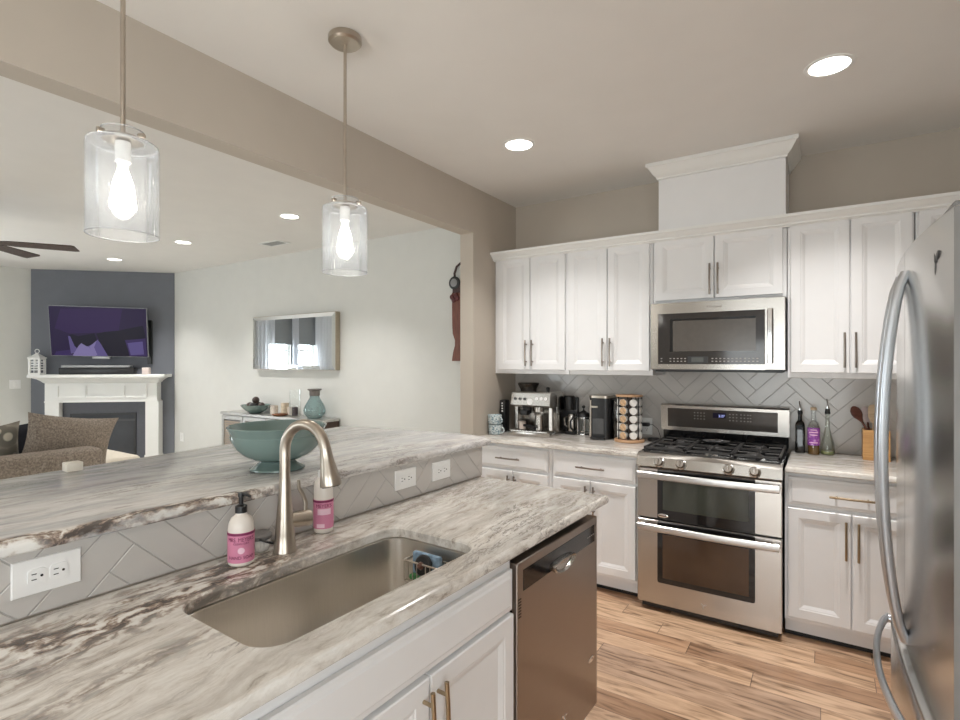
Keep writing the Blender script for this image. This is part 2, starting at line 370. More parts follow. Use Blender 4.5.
WALLM = mat('warm grey wall paint', (.51, .455, .39), .75, var=.015, scale=6, bump=.02)
LIVM = mat('pale grey wall paint', (.66, .66, .63), .75, var=.015, scale=6)
CHAR = mat('charcoal wall paint', (.155, .165, .19), .7, var=.03, scale=6)
CEILM = mat('ceiling paint', (.82, .80, .77), .85, var=.012, scale=5)
LCEILM = CEILM
WHITE = mat('white cabinet paint', (.81, .81, .815), .36, var=.012, scale=9)
TRIMW = mat('white trim paint', (.84, .84, .82), .4, var=.012, scale=9)
PLATE = mat('white plastic', (.86, .86, .85), .35, var=.01)
TILE = mat('glossy grey tile', (.56, .535, .51), .17, var=.05, scale=4, rvar=.04)
GROUT = mat('grey grout', (.42, .405, .39), .9, var=.08, scale=80)
FLOORM = planks()
STEEL = steel('brushed steel', (.50, .475, .445)); STEELX = steel('brushed steel across', stretch=(160, 160, 2)); STEELF = steel('fridge steel', (.68, .67, .65), .22, (120, 120, 1.5), .85)
STEELD = steel('dishwasher steel', (.37, .325, .29), .30, (2, 2, 160)); SINKM = steel('sink steel', (.76, .72, .665), .30, (3, 160, 3), .3)
NICK = mat('brushed nickel', (.51, .455, .39), .30, 1, var=.05, rvar=.05)
BRONZE = mat('dark nickel pull', (.30, .26, .23), .28, 1, var=.08)
BRASS = mat('antique brass pull', (.42, .33, .22), .3, 1, var=.08)
CHROME = mat('polished chrome', (.75, .75, .76), .08, 1, var=.02)
BLACK = mat('black plastic', (.012, .012, .013), .35, var=.2)
BLACKG = mat('black glass', (.010, .010, .011), .06, var=.1, spec=.6)
IRON = mat('cast iron', (.035, .033, .032), .55, var=.2, bump=.2, scale=200)
DARKGREY = mat('dark grey plastic', (.06, .06, .062), .4, var=.1)
CASEG = mat('grey fridge side', (.22, .215, .21), .45, var=.03)
TEAL = mat('grey green glaze', (.165, .235, .22), .10, var=.08, scale=5, coat=.4)
DARKWOOD = wood('dark walnut', (.035, .018, .012), (.09, .05, .035), (8, 8, 1))
REDWOOD = wood('red mahogany', (.12, .035, .022), (.22, .075, .045), (14, 14, 1.5))
BAMBOO = wood('bamboo', (.42, .21, .07), (.60, .34, .13), (1, 1, 16))
PALEWOOD = wood('pale beech', (.52, .38, .25), (.68, .54, .38), (3, 3, 12))
CLEAR = glass('clear glass', (.97, .985, .98), .02, .07)
SHADEG = glass('seeded shade glass', (.93, .94, .95), .03, .09, .085, (.9, .92, .95))
RIMG = glass('shade rim', (.95, .95, .96), .03, .2, .5, (.92, .93, .95))
GREENG = glass('pale green glass', (.93, .955, .93), .02, .09)
AQUAG = glass('aqua glass', (.62, .74, .74), .02, .14, .25, (.36, .50, .50))
SMOKE = glass('smoked plastic', (.25, .22, .2), .05, .14)
DARKLIQ = mat('dark vinegar', (.012, .006, .006), .12, var=.1)
MIRROR = mat('mirror silvering', (.90, .91, .91), .012, 1, var=.005)
BULB = emit('glowing bulb', (1, .93, .80), 16)
CANGLOW = emit('downlight lens', (1, .95, .88), 9)

# ---------------------------------------------------------------- setting
XL, YB, ZC = -2.154, 3.856, 2.74       # kitchen left wall face, back wall face, ceiling
bm = BM(); box(bm, -9.6, 1.6, -3.8, 4.4, -.08, 0); struct('floor', bm, FLOORM)
bm = BM(); box(bm, -9.24, -2.3, -3.5, 4.03, .0002, .012); single('carpet', bm, mat('cream carpet', (.60, .56, .49), .95, var=.1, scale=150), 'unseen cream carpet added to bounce light up to the living room ceiling', 'carpet', (-5.7, 0, 0), smooth=False, kind='structure')  # pale floor cover, hardly in view, added so the ceiling gets more bounce
bm = BM(); box(bm, -9.6, 1.6, -3.8, 4.4, ZC, ZC+.08); struct('ceiling', bm, CEILM)
bm = BM(); box(bm, XL, 1.6, YB, YB+.12, 0, ZC); struct('wall_back', bm, WALLM)
bm = BM(); box(bm, XL-.115, XL, 3.22, 4.03, 0, ZC); box(bm, XL-.115, XL, -3.5, 3.22, 2.405, ZC); struct('wall_partition', bm, WALLM)
bm = BM(); box(bm, -7.905, XL-.115, 4.03, 4.15, 0, ZC); struct('wall_living', bm, LIVM)
bm = BM(); box(bm, 0, 1.819, 0, .1, 0, ZC); struct('wall_fireplace', bm, CHAR, FIRE)
def wall_openings(name, frame, x0, x1, openings, m):       # local x along the wall, y outwards
    bm = BM(); x = x0
    for a, b, z0, z1 in openings:
        box(bm, x, a, 0, .14, 0, ZC); box(bm, a, b, 0, .14, z1, ZC)
        if z0 > 0: box(bm, a, b, 0, .14, 0, z0)
        x = b
    box(bm, x, x1, 0, .14, 0, ZC); struct(name, bm, m, frame)
WEST = Matrix.Translation((-9.24, 0, 0)) @ Matrix.Rotation(pi/2, 4, 'Z')           # local x = world y, local y = -world x
SOUTH = Matrix.Translation((0, -3.5, 0)) @ Matrix.Rotation(pi, 4, 'Z')
WIN_W = [(.27, .80, .75, 2.42), (.88, 1.41, .75, 2.42)]
wall_openings('wall_left', WEST, -3.5, 2.86, WIN_W, LIVM)
FILL_WIN_S = [(-.95, 1.55, .05, 2.3), (4.6, 7.4, .3, 2.3)]  # unseen glazed openings, added for more daylight from behind
wall_openings('wall_front', SOUTH, -1.3, 9.24, FILL_WIN_S, LIVM)
EAST = Matrix.Translation((1.3, 0, 0)) @ Matrix.Rotation(-pi/2, 4, 'Z')       # local x = -world y, y outwards
FILL_WIN_E = [(.5, 2.6, .05, 2.2)]  # unseen glazed opening, added to light the peninsula fronts and beam
wall_openings('wall_right', EAST, -YB+.001, 3.5, FILL_WIN_E, WALLM)
GLASSP = glass('window pane', (.96, .98, .98), .01, .06)
wi = 0
def window(frame, a, b, z0, z1, mull):
    global wi; wi += 1
    bm = BM()
    for x in [a, b-.045] + ([(a+b)/2-.02] if mull else []): box(bm, x, x+.045, .03, .09, z0, z1)
    for z in (z0, (z0+z1)/2+.08, z1-.045): box(bm, a, b, .035, .085, z, z+.045)
    box(bm, a-.07, a-.001, -.018, -.001, z0-.07, z1+.07); box(bm, b+.001, b+.07, -.018, -.001, z0-.07, z1+.07); box(bm, a-.07, b+.07, -.018, -.001, z1+.001, z1+.07)
    w = struct('window_%d' % wi, bm, TRIMW, frame)
    bm = BM(); box(bm, a-.08, b+.08, -.05, -.002, z0-.04, z0-.001); part('window_sill', bm, TRIMW, w)
    bm = BM(); box(bm, a+.03, b-.03, .058, .062, z0+.03, z1-.03); part('pane', bm, GLASSP, w)
for o_ in WIN_W: window(WEST, *o_, False)
for o_ in FILL_WIN_E: window(EAST, *o_, True)
for o_ in FILL_WIN_S: window(SOUTH, *o_, True)
# roller shades and curtains seen in the wall mirror
SHADE = mat('grey woven shade', (.20, .21, .22), .9, var=.06, scale=120)
for i, (a, b, z0, z1) in enumerate(WIN_W):
    t = thing('roller_shade', 'grey roller shade half lowered over the %s living room window' % ('fireplace side' if i else 'far'), 'window shade', ((a+b)/2, -.05, 2.4), WEST, 'living room shades')
    bm = BM(); box(bm, a-.01, b+.01, -.052, -.049, 1.80, 2.47); part('shade_cloth', bm, SHADE, t, False)
    bm = BM(); cyl(bm, (a-.02, -.05, 2.48), (b+.02, -.05, 2.48), .02); part('roller', bm, TRIMW, t)
CURT, ns_, L_, b_ = new_mat('sheer white curtain'); ns_.remove(b_)
tl = node(ns_, 'ShaderNodeBsdfTranslucent'); tl.inputs[0].default_value = (.85, .87, .9, 1); df_ = node(ns_, 'ShaderNodeBsdfDiffuse'); df_.inputs[0].default_value = (.8, .8, .82, 1)
tp = node(ns_, 'ShaderNodeBsdfTransparent'); wv = node(ns_, 'ShaderNodeTexNoise'); wv.inputs['Scale'].default_value = 60
x1_ = node(ns_, 'ShaderNodeMixShader'); x2_ = node(ns_, 'ShaderNodeMixShader'); x2_.inputs[0].default_value = .3
L_.new(wv.outputs['Fac'], x1_.inputs[0]); L_.new(df_.outputs[0], x1_.inputs[1]); L_.new(tl.outputs[0], x1_.inputs[2]); L_.new(x1_.outputs[0], x2_.inputs[1]); L_.new(tp.outputs[0], x2_.inputs[2]); L_.new(x2_.outputs[0], ns_['Material Output'].inputs[0])
for k, (a, b) in enumerate(((-.10, .34), (1.34, 1.74), (.78, .92))):
    pts = [(a+(b-a)*i/60, -.13-.025*sin(i/60*2*pi*5.5)) for i in range(61)]
    bm = BM(); poly = pts+[(p[0], p[1]+.003) for p in reversed(pts)]; prism(bm, poly, .02, 2.6)
    single('curtain', bm, CURT, 'pale gathered curtain %s the shaded windows' % ('on the far side of', 'on the fireplace side of', 'between')[k], 'curtain', ((a+b)/2, -.13, .02), WEST, 'living room curtains')

# herringbone tile
def herring(x0, x1, z0, z1, w, n, ox=0, oz=0, th=.006, gap=.0022):
    bm = BM(); c45 = cos(pi/4); K = int(3/w)
    cx, cz = (x0+x1)/2, (z0+z1)/2; rad = math.hypot(x1-x0, z1-z0)/2+w*n*1.5
    for k in range(-K, K):
        for m_ in range(-K, K):
            for (a0, a1, b0, b1) in ((k+2*n*m_, k+2*n*m_+n, k, k+1), (k+2*n*m_, k+2*n*m_+1, k+1, k+n+1)):
                mx, mz = (a0+a1)/2*w, (b0+b1)/2*w; X = (mx-mz)*c45+cx+ox; Z = (mx+mz)*c45+cz+oz
                if X < x0-w*n*.8 or X > x1+w*n*.8 or Z < z0-w*n*.8 or Z > z1+w*n*.8: continue
                def P(i, y):
                    q = []
                    for a, b_ in ((a0*w+gap/2+i, b0*w+gap/2+i), (a1*w-gap/2-i, b0*w+gap/2+i), (a1*w-gap/2-i, b1*w-gap/2-i), (a0*w+gap/2+i, b1*w-gap/2-i)):
                        q.append(((a-b_)*c45+cx+ox, y, (a+b_)*c45+cz+oz))
                    return q
                tj = random.uniform(-.0004, .0004)
                loft(bm, [P(0, 0), P(0, -th+.0015), P(.0016, -th+tj)], False, True)
    for co, no in (((x0, 0, 0), (-1, 0, 0)), ((x1, 0, 0), (1, 0, 0)), ((0, 0, z0), (0, 0, -1)), ((0, 0, z1), (0, 0, 1))):
        bmesh.ops.bisect_plane(bm, geom=bm.verts[:]+bm.edges[:]+bm.faces[:], dist=1e-6, plane_co=co, plane_no=no, clear_outer=True)
    for f in bm.faces: f.material_index = 0
    box(bm, x0, x1, -.0042, 0, z0, z1, mi=1)
    return bm
bm = herring(XL+.001, 1.29, .915, 1.42, .0775, 4, ox=.06); bm.transform(Matrix.Translation((0, YB-.001, 0))); struct('wall_backsplash', bm, [TILE, GROUT])

# ---------------------------------------------------------------- back wall cabinets
def wall_cabinet(name, label, x0, x1, z0, z1, doors, pulls, yf=3.505, group='white wall cabinets'):
    t = thing(name, label, 'cabinet', ((x0+x1)/2, YB-.165, z0), WORLD, group)
    bm = BM(); box(bm, x0+.001, x1-.001, yf+.021, YB-.002, z0, z1, .002, 1); part('body', bm, WHITE, t, False)
    for (a, b, c, d), (px, pz) in zip(doors, pulls):
        dr = part('door', door_bm(a, b, c, d, yf), WHITE, t, False)
        part('handle', pull_bm((px, pz), True, .19, yf), BRONZE, dr)
    return t
Z0, Z1 = 1.402, 2.252
wall_cabinet('wall_cabinet', 'tall white two-door wall cabinet in the corner, above the espresso machine', XL+.002, -1.532, 1.372, 2.262,
             [(-2.117, -1.842, Z0, Z1), (-1.836, -1.558, Z0, Z1)], [(-1.865, 1.527), (-1.813, 1.527)])
wall_cabinet('wall_cabinet', 'tall white two-door wall cabinet between the corner cabinet and the microwave', -1.530, -.944, 1.372, 2.262,
             [(-1.535, -1.249, Z0, Z1), (-1.243, -.962, Z0, Z1)], [(-1.272, 1.527), (-1.220, 1.527)])
wall_cabinet('wall_cabinet', 'short white two-door wall cabinet directly above the microwave', -.942, -.184, 1.835, 2.262,
             [(-.925, -.572, 1.855, Z1), (-.566, -.204, 1.855, Z1)], [(-.592, 1.97), (-.546, 1.97)])
wall_cabinet('wall_cabinet', 'tall white two-door wall cabinet right of the microwave, above the bottles', -.182, .388, 1.372, 2.262,
             [(-.166, .112, Z0, Z1), (.118, .378, Z0, Z1)], [(.089, 1.527), (.139, 1.527)])
wall_cabinet('wall_cabinet', 'white wall cabinet partly hidden behind the top of the fridge', .390, .99, 1.372, 2.262,
             [(.404, .682, Z0, Z1), (.688, .976, Z0, Z1)], [(.66, 1.527), (.71, 1.527)])
# cornice over the cabinets
prof = [(3.526, 2.263), (3.502, 2.263), (3.500, 2.268), (3.488, 2.270), (3.486, 2.276), (3.475, 2.284), (3.462, 2.296), (3.450, 2.301), (3.450, 2.311), (3.526, 2.311)]
prof = [(a, b-.013) for a, b in prof]
bm = BM(); prism(bm, [(3.52, 2.235), (3.501, 2.235)]+[(3.499, 2.24), (3.486, 2.245), (3.484, 2.254), (3.472, 2.262), (3.458, 2.276), (3.448, 2.282), (3.448, 2.298), (3.52, 2.298)], XL+.003, 1.0, 'yz')
box(bm, XL+.003, 1.0, 3.521, YB-.002, 2.264, 2.29)
single('cabinet_cornice', bm, TRIMW, 'long stepped white cornice running along the top of all the wall cabinets', 'cornice', (-.6, 3.6, 2.24), smooth=False)
# vent chase with crown
t = thing('vent_chase', 'white boxed vent cover with crown moulding rising to the ceiling above the microwave', 'vent cover', (-.55, 3.68, 2.299))
bm = BM(); box(bm, -.905, -.190, 3.517, YB-.002, 2.299, ZC-.002); part('box_panel', bm, WHITE, t, False)
def crown_ring(o, z): return [(-.905-o, YB-.003, z), (-.905-o, 3.516-o, z), (-.190+o, 3.516-o, z), (-.190+o, YB-.003, z)]
bm = BM(); loft(bm, [crown_ring(.001, 2.640), crown_ring(.010, 2.642), crown_ring(.010, 2.654), crown_ring(.018, 2.660), crown_ring(.030, 2.672), crown_ring(.045, 2.695), crown_ring(.058, 2.712), crown_ring(.066, 2.716), crown_ring(.066, 2.738)], False, True)
part('crown_moulding', bm, TRIMW, t, False)

def base_cabinet(label, x0, x1, fronts, frame=WORLD, yf=3.226, depth=.61, pm=BRONZE, toe=True, end=None, openback=False):
    t = thing('base_cabinet', label, 'cabinet', ((x0+x1)/2, yf+depth/2, 0), frame)
    bm = BM()
    if openback:           # hollow carcass so that a basin can hang in it
        box(bm, x0, x0+.018, yf+.021, yf+depth, .10, .883); box(bm, x1-.018, x1, yf+.021, yf+depth, .10, .883); box(bm, x0+.018, x1-.018, yf+.021, yf+depth, .10, .118)
        box(bm, x0+.018, x1-.018, yf+.021, yf+.04, .118, .65); box(bm, x0+.018, x1-.018, yf+.021, yf+.04, .65, .883)
    else: box(bm, x0, x1, yf+.021, yf+depth, .10, .883, .002, 1)
    part('body', bm, WHITE, t, False)
    bm = BM(); box(bm, x0, x1, yf+.075, yf+.09, .022, .0998); part('toe_kick', bm, WHITE, t, False)
    bm = BM(); box(bm, x0, x1, yf+.080, yf+.09, .0005, .0218); part('toe_shadow', bm, BLACK, t, False, label='black strip painting the shadow under the toe kick')  # black strip stands in for the shadow along the floor
    for kind, a, b, c, d, pulls in fronts:
        o = part('door' if kind == 'door' else 'drawer', door_bm(a, b, c, d, yf) if kind == 'door' else drawer_bm(a, b, c, d, yf), WHITE, t, False)
        for px, pz, ver in pulls: part('handle', pull_bm((px, pz), ver, .19, yf), pm, o)
    return t
base_cabinet('white base cabinet in the corner, drawer below the mugs and espresso machine', XL+.003, -1.536,
    [('drawer', -2.10, -1.56, .715, .862, [(-1.857, .787, False)]), ('door', -2.10, -1.833, .125, .698, [(-1.856, .575, True)]), ('door', -1.827, -1.56, .125, .698, [(-1.802, .575, True)])])
base_cabinet('white base cabinet beside the range, drawer below the pod carousel', -1.534, -.945,
    [('drawer', -1.515, -.968, .715, .862, [(-1.252, .785, False)]), ('door', -1.515, -1.262, .125, .698, [(-1.284, .575, True)]), ('door', -1.256, -.968, .125, .698, [(-1.23, .575, True)])])
base_cabinet('white base cabinet between the range and the fridge, below the oil bottles', -.180, .404,
    [('drawer', -.164, .388, .715, .862, [(.113, .782, False)]), ('door', -.164, .109, .125, .698, [(.088, .57, True)]), ('door', .115, .388, .125, .698, [(.139, .57, True)])], pm=BRASS)
base_cabinet('white base cabinet standing beyond the fridge', .406, .99,
    [('drawer', .42, .976, .715, .862, [(.70, .782, False)]), ('door', .42, .695, .125, .698, [(.67, .57, True)]), ('door', .701, .976, .125, .698, [(.725, .57, True)])])

GRB = granite('streaked granite of the wall run', pi/2+.05, None, .7)
bm = slab(BM(), rpoly([(XL+.003, 3.205), (-.946, 3.205), (-.946, YB-.012), (XL+.003, YB-.012)], .008), .884, .914)
single('stone_worktop', bm, GRB, 'streaked grey granite worktop left of the range, under the coffee machines', 'worktop', (-1.55, 3.5, .884))
bm = slab(BM(), rpoly([(-.178, 3.205), (1.0, 3.205), (1.0, YB-.012), (-.178, YB-.012)], .008), .884, .914)
single('stone_worktop', bm, GRB, 'streaked grey granite worktop right of the range, under the oil bottles', 'worktop', (.4, 3.5, .884))

# ---------------------------------------------------------------- range
def fr(bm, x0, x1, z0, z1, y0, y1, w):      # rectangular frame in the xz plane
    box(bm, x0, x0+w, y0, y1, z0, z1); box(bm, x1-w, x1, y0, y1, z0, z1); box(bm, x0+w, x1-w, y0, y1, z1-w, z1); box(bm, x0+w, x1-w, y0, y1, z0, z0+w)
rx0, rx1, YR = -.938, -.187, 3.166
t = thing('gas_range', 'stainless steel double oven gas range standing between the base cabinets', 'range', (-.562, 3.5, 0))
bm = BM(); box(bm, rx0+.004, rx1-.004, 3.205, 3.80, .035, .895); part('body', bm, DARKGREY, t, False)
for x in (rx0+.05, rx1-.05):
    for y in (3.26, 3.74):
        bm = BM(); cyl(bm, (x, y, 0), (x, y, .036), .018, n=14); part('foot', bm, BLACK, t)
def oven_door(z0, z1, wz0, wz1, pz, nm, lipz0):
    bm = BM(); xa, xb = -.822, -.312
    box(bm, rx0, rx1, YR, 3.204, z0, z1, .003, 1)
    d = part('oven_door', bm, STEEL, t, False, label=nm)
    bm = BM(); prism(bm, rrect(xa, xb, wz0, min(z1-.002, wz0+.6), .012 if wz0 > z0+.02 else .002), YR-.0012, YR+.002, 'xz'); w = part('door_glass', bm, BLACKG, d, False)
    bm = BM(); nested(bm, xa+.03, xb-.03, wz0+.055 if wz0 < z0+.02 else wz0+.03, pz, YR-.0016, [(0, .003), (0, 0), (.003, 0)]); part('inner_pane', bm, [mat('oven pane', (.05, .055, .045) if wz0 < z0+.02 else (.075, .045, .028), .07, var=.2, scale=3)], d, False)  # upper pane tinted greenish: a reflection put into its colour
    bm = BM(); zh = z1-.035
    n = 16; rings = []
    for i in range(n+1):
        u = i/n; x = rx0+.01+(rx1-rx0-.02)*u; yy = YR-.040-.014*sin(pi*u)
        rings.append([(x, yy, zh-.020), (x, yy-.006, zh-.015), (x, yy-.008, zh), (x, yy-.006, zh+.015), (x, yy, zh+.020), (x, yy+.008, zh+.015), (x, yy+.008, zh-.015)])
    loft(bm, rings)
    for x in (rx0+.02, rx1-.045): box(bm, x, x+.025, YR-.034, YR+.001, zh-.012, zh+.012)
    part('door_handle', bm, mat('satin handle steel', (.62, .61, .60), .32, 1, var=.03), d)
    return d
oven_door(.546, .838, .548, .838, .775, 'upper oven door with black glass and curved handle', 0)
ld = oven_door(.045, .536, .175, .52, .46, 'taller lower oven door with black glass window', 0)
bm = BM(); box(bm, rx0+.02, rx1-.02, YR+.03, 3.22, .012, .043); part('kick_panel', bm, BLACK, t, False)
# sloped control panel and top
bm = BM(); prism(bm, [(3.150, .848), (3.145, .853), (3.158, .905), (3.185, .925), (3.23, .928), (3.23, .846), (3.16, .846)], rx0-.002, rx1+.002, 'yz'); part('control_panel', bm, STEEL, t, 20)
bm = BM(); box(bm, rx0-.002, rx1+.002, 3.231, 3.80, .897, .928, .004, 1); part('cooktop', bm, BLACKG, t, False)
for kx in (-.807, -.687, -.440, -.312):
    bm = BM(); p = Vector((kx, 3.152, .878)); dr = Vector((0, -.93, .37)).normalized(); u, v = basis(dr)
    loft(bm, [circ(p+dr*a, u, v, r, 24) for a, r in ((-.004, .031), (.006, .030), (.010, .024), (.03, .022), (.034, .019))]); k = part('burner_knob', bm, STEEL, t)
    bm = BM(); q = p+dr*.036; box(bm, q.x-.004, q.x+.004, q.y-.006, q.y+.004, q.z-.016, q.z+.016, .002, 1); part('knob_grip', bm, STEEL, k)
for (bx, by) in ((-.79, 3.36), (-.79, 3.66), (-.5625, 3.51), (-.335, 3.36), (-.335, 3.66)):
    bm = BM(); lathe(bm, [(.05, 0), (.05, .006), (.04, .008), (.036, .016), (.034, .018)], (bx, by, .928), 24); part('burner', bm, IRON, t)
for gx0, gx1 in ((-.925, -.690), (-.686, -.439), (-.435, -.200)):
    bm = BM(); w = .009; zt = .950
    for x in (gx0, gx1-w): box(bm, x, x+w, 3.25, 3.765, zt-.012, zt)
    for y in (3.25, 3.756, 3.503): box(bm, gx0, gx1, y, y+w, zt-.012, zt)
    cx = (gx0+gx1)/2
    for cy in (3.38, 3.63):
        for a in range(4):
            th = a*pi/2
            dx, dy = cos(th), sin(th); e = .105 if abs(dx) > .5 else .12
            p0 = (cx+dx*.035, cy+dy*.035, zt-.005); p1 = (cx+dx*e, cy+dy*e, zt-.005)
            tube(bm, [p0, p1], .0055, 6)
    for x in (gx0, gx1-w):
        for y in (3.25, 3.756): box(bm, x, x+w, y, y+w, .9285, zt-.011)
    part('burner_grate', bm, IRON, t, False)
bm = BM(); prism(bm, [(3.775, .93), (3.765, .995), (3.80, .995), (3.82, .93)], rx0, rx1, 'yz'); part('back_riser', bm, BLACKG, t, False)
bm = BM(); prism(bm, [(3.762, .998), (3.752, 1.165), (3.758, 1.176), (3.815, 1.176), (3.822, .998)], rx0-.012, rx1+.004, 'yz'); bg = part('backguard', bm, STEEL, t, False)
bm = BM(); prism(bm, [(3.7585, 1.022), (3.7513, 1.147), (3.759, 1.147), (3.765, 1.022)], -.905, -.245, 'yz'); part('control_display', bm, mat('bronzed control glass', (.055, .048, .043), .12, var=.05), bg, False)
DISP = emit('blue clock digits', (.45, .5, 1), 1.6); DISPB = mat('display window', (.008, .006, .03), .1)
bm = BM(); prism(bm, [(3.7548, 1.088), (3.7519, 1.128), (3.754, 1.128), (3.757, 1.088)], -.618, -.54, 'yz'); part('clock_window', bm, DISPB, bg, False)
tb = text_bm('2:27', .022, 0, .0003); tb.transform(Matrix.Translation((-.565, 3.7528, 1.108)) @ Matrix.Rotation(pi/2, 4, 'X')); part('clock_digits', tb, DISP, bg, False)
ICON = mat('printed grey legend', (.30, .28, .26), .5)
for x in (-.735, -.715, -.695, -.675, -.52, -.50, -.48, -.455, -.435, -.415, -.40):
    for z in (1.08, 1.10, 1.12):
        bm = BM(); box(bm, x, x+.008, 3.7505+(1.147-z)*.0576, 3.7545+(1.147-z)*.0576, z, z+.005); part('key', bm, ICON, bg, False)
# oval badge on the upper door, faint plate on the lower one
bm = BM(); loft(bm, [[(-.79+.030*cos(a)*k, YR-.001-d, .568+.012*sin(a)*k) for a in [2*pi*i/24 for i in range(24)]] for k, d in ((1, 0), (1, .002), (.9, .003))]); part('oval_badge', bm, CHROME, t)
tb = text_bm('Whirlpool', .0105, 0, .0003); tb.transform(Matrix.Translation((-.79, YR-.0042, .568)) @ Matrix.Rotation(pi/2, 4, 'X')); part('badge_lettering', tb, BLACK, t, False)
def lobes(cx_, cz_, y, k):      # small three-lobed embossed emblem
    bm = BM(); E_ = [2*pi*i/20 for i in range(20)]
    for a in (.5, 2.4, 4.5):
        px, pz = cx_+.62*k*cos(a), cz_+.62*k*sin(a)
        loft(bm, [[(px+f*k*(.55*cos(q)*cos(a)-.24*sin(q)*sin(a)), y-d, pz+f*k*(.55*cos(q)*sin(a)+.24*sin(q)*cos(a))) for q in E_] for f, d in ((1, -.002), (1, .0012), (.7, .002))])
    loft(bm, [[(cx_+.22*k*f*cos(q), y-d, cz_+.22*k*f*sin(q)) for q in E_] for f, d in ((1, -.002), (1, .0022), (.7, .003))])
    return bm
part('door_emblem', lobes(-.57, .098, YR, .014), STEELD, t)

# ---------------------------------------------------------------- microwave
mx0, mx1, YM, mz0, mz1 = -.938, -.187, 3.445, 1.412, 1.832
t = thing('microwave', 'stainless steel over-the-range microwave hanging under the short wall cabinet', 'microwave', (-.56, 3.65, mz0))
bm = BM(); box(bm, mx0, mx1, YM+.03, YB-.008, mz0, mz1); part('case', bm, DARKGREY, t, False)
wx0, wx1, wz0, wz1 = -.89, -.292, 1.448, 1.765
bm = BM(); box(bm, mx0, wx0, YM, YM+.029, mz0+.004, mz1, .003, 1); box(bm, wx1, mx1, YM, YM+.029, mz0+.004, mz1, .003, 1); box(bm, wx0-.004, wx1+.004, YM+.0005, YM+.029, wz1, mz1-.0005); box(bm, wx0-.004, wx1+.004, YM+.0005, YM+.029, mz0+.0045, wz0)
dr = part('door', bm, STEEL, t, False)
bm = BM(); box(bm, wx0, wx1, YM+.003, YM+.028, wz0, wz1); part('door_glass', bm, mat('smoky door glass', (.035, .031, .029), .08, var=.05), dr, False)
bm = BM(); nested(bm, wx0+.07, wx1-.045, wz0+.075, wz1-.035, YM+.0025, [(0, .004), (0, 0), (.002, 0)]); part('viewing_window', bm, BLACKG, dr, False)
bm = BM(); nested(bm, wx0+.09, wx1-.045, wz0+.079, wz1-.048, YM+.0018, [(0, .004), (0, 0), (.002, 0)]); part('mesh_screen', bm, mat('grey window mesh', (.095, .085, .075), .16, var=.05), dr, False)
bm = BM(); box(bm, -.712, -.595, YM+.0015, YM+.006, wz0+.008, wz0+.048); part('display', bm, BLACK, dr, False)
bm = BM(); box(bm, -.690, -.620, YM+.0008, YM+.004, wz0+.014, wz0+.042); part('display_screen', bm, mat('grey lcd', (.09, .095, .09), .2), dr, False)
for x in [-.875]+[-.82+.022*k for k in range(5)]+[-.575+.022*k for k in range(12)]:
    for z in (wz0+.015, wz0+.032):
        bm = BM(); box(bm, x, x+.010, YM+.0015, YM+.005, z, z+.006); part('key', bm, ICON, dr, False)
bm = BM(); hx = -.262
rings = []
for i in range(15):
    u = i/14; z = wz0+.006+(wz1-wz0-.004)*u; y = YM-.030-.010*sin(pi*u)
    rings.append([(hx-.014, y+.006, z), (hx-.010, y-.006, z), (hx+.010, y-.006, z), (hx+.014, y+.006, z)])
loft(bm, rings)
for z in (wz0+.02, wz1-.035): box(bm, hx-.010, hx+.010, YM-.03, YM+.001, z, z+.02)
part('door_handle', bm, mat('satin microwave handle', (.68, .67, .66), .2, 1), dr)
tb = text_bm('Whirlpool', .02, 0, .0003); tb.transform(Matrix.Translation((-.56, YM-.0003, 1.797)) @ Matrix.Rotation(pi/2, 4, 'X')); part('brand_lettering', tb, mat('dark etched lettering', (.2, .19, .18), .4), dr, False)
bm = BM(); box(bm, mx0+.02, mx1-.02, YM+.04, YB-.05, mz0-.012, mz0-.001); part('vent_underside', bm, BLACK, t, False)

# ---------------------------------------------------------------- peninsula
def single_pen(*a, **k): return single(*a, frame=PEN, **k)
bm = BM(); box(bm, -.80, -.661, -2.6, .055, 0, 1.057); struct('wall_knee', bm, WALLM, PEN)
hb = herring(-2.6, .055, .9145, 1.055, .0775, 4, ox=.02, oz=.03)
hb.transform(Matrix.Translation((-.6605, 0, 0)) @ Matrix.Rotation(pi/2, 4, 'Z')); struct('wall_knee_backsplash', hb, [TILE, GROUT], PEN)
GRP = granite('streaked granite with a brown band', -.10, [(-.25, .05, .10, .95), (-.0, .0, .06, .6)], .9)
GRR = granite('blue grey streaked granite', .03, [(.372, .012, .022, .9)], .8, .75)
hole = rrect(-.452, -.100, -1.475, -.765, .065, 7)
bm = slab(BM(), rpoly([(-.6535, -2.6), (-.004, -2.6), (-.004, .036), (-.6535, .036)], .012), .884, .914, hole, .012)
single_pen('stone_worktop', bm, GRP, 'long streaked granite worktop with the sink cut into it and a brown veined patch', 'worktop', (-.3, -1.1, .884))
outer = rpoly([(-.632, -2.6), (-.632, .10), (-.70, .15), (-.88, .172), (-1.25, .113), (-1.63, .046), (-1.31, -2.6)], .02)
bm = slab(BM(), outer, 1.058, 1.088, None, .012)
single_pen('stone_bar_top', bm, GRR, 'raised granite bar top with rough dark veined front edge, carrying the footed bowl', 'bar top', (-1.0, -1.1, 1.056))
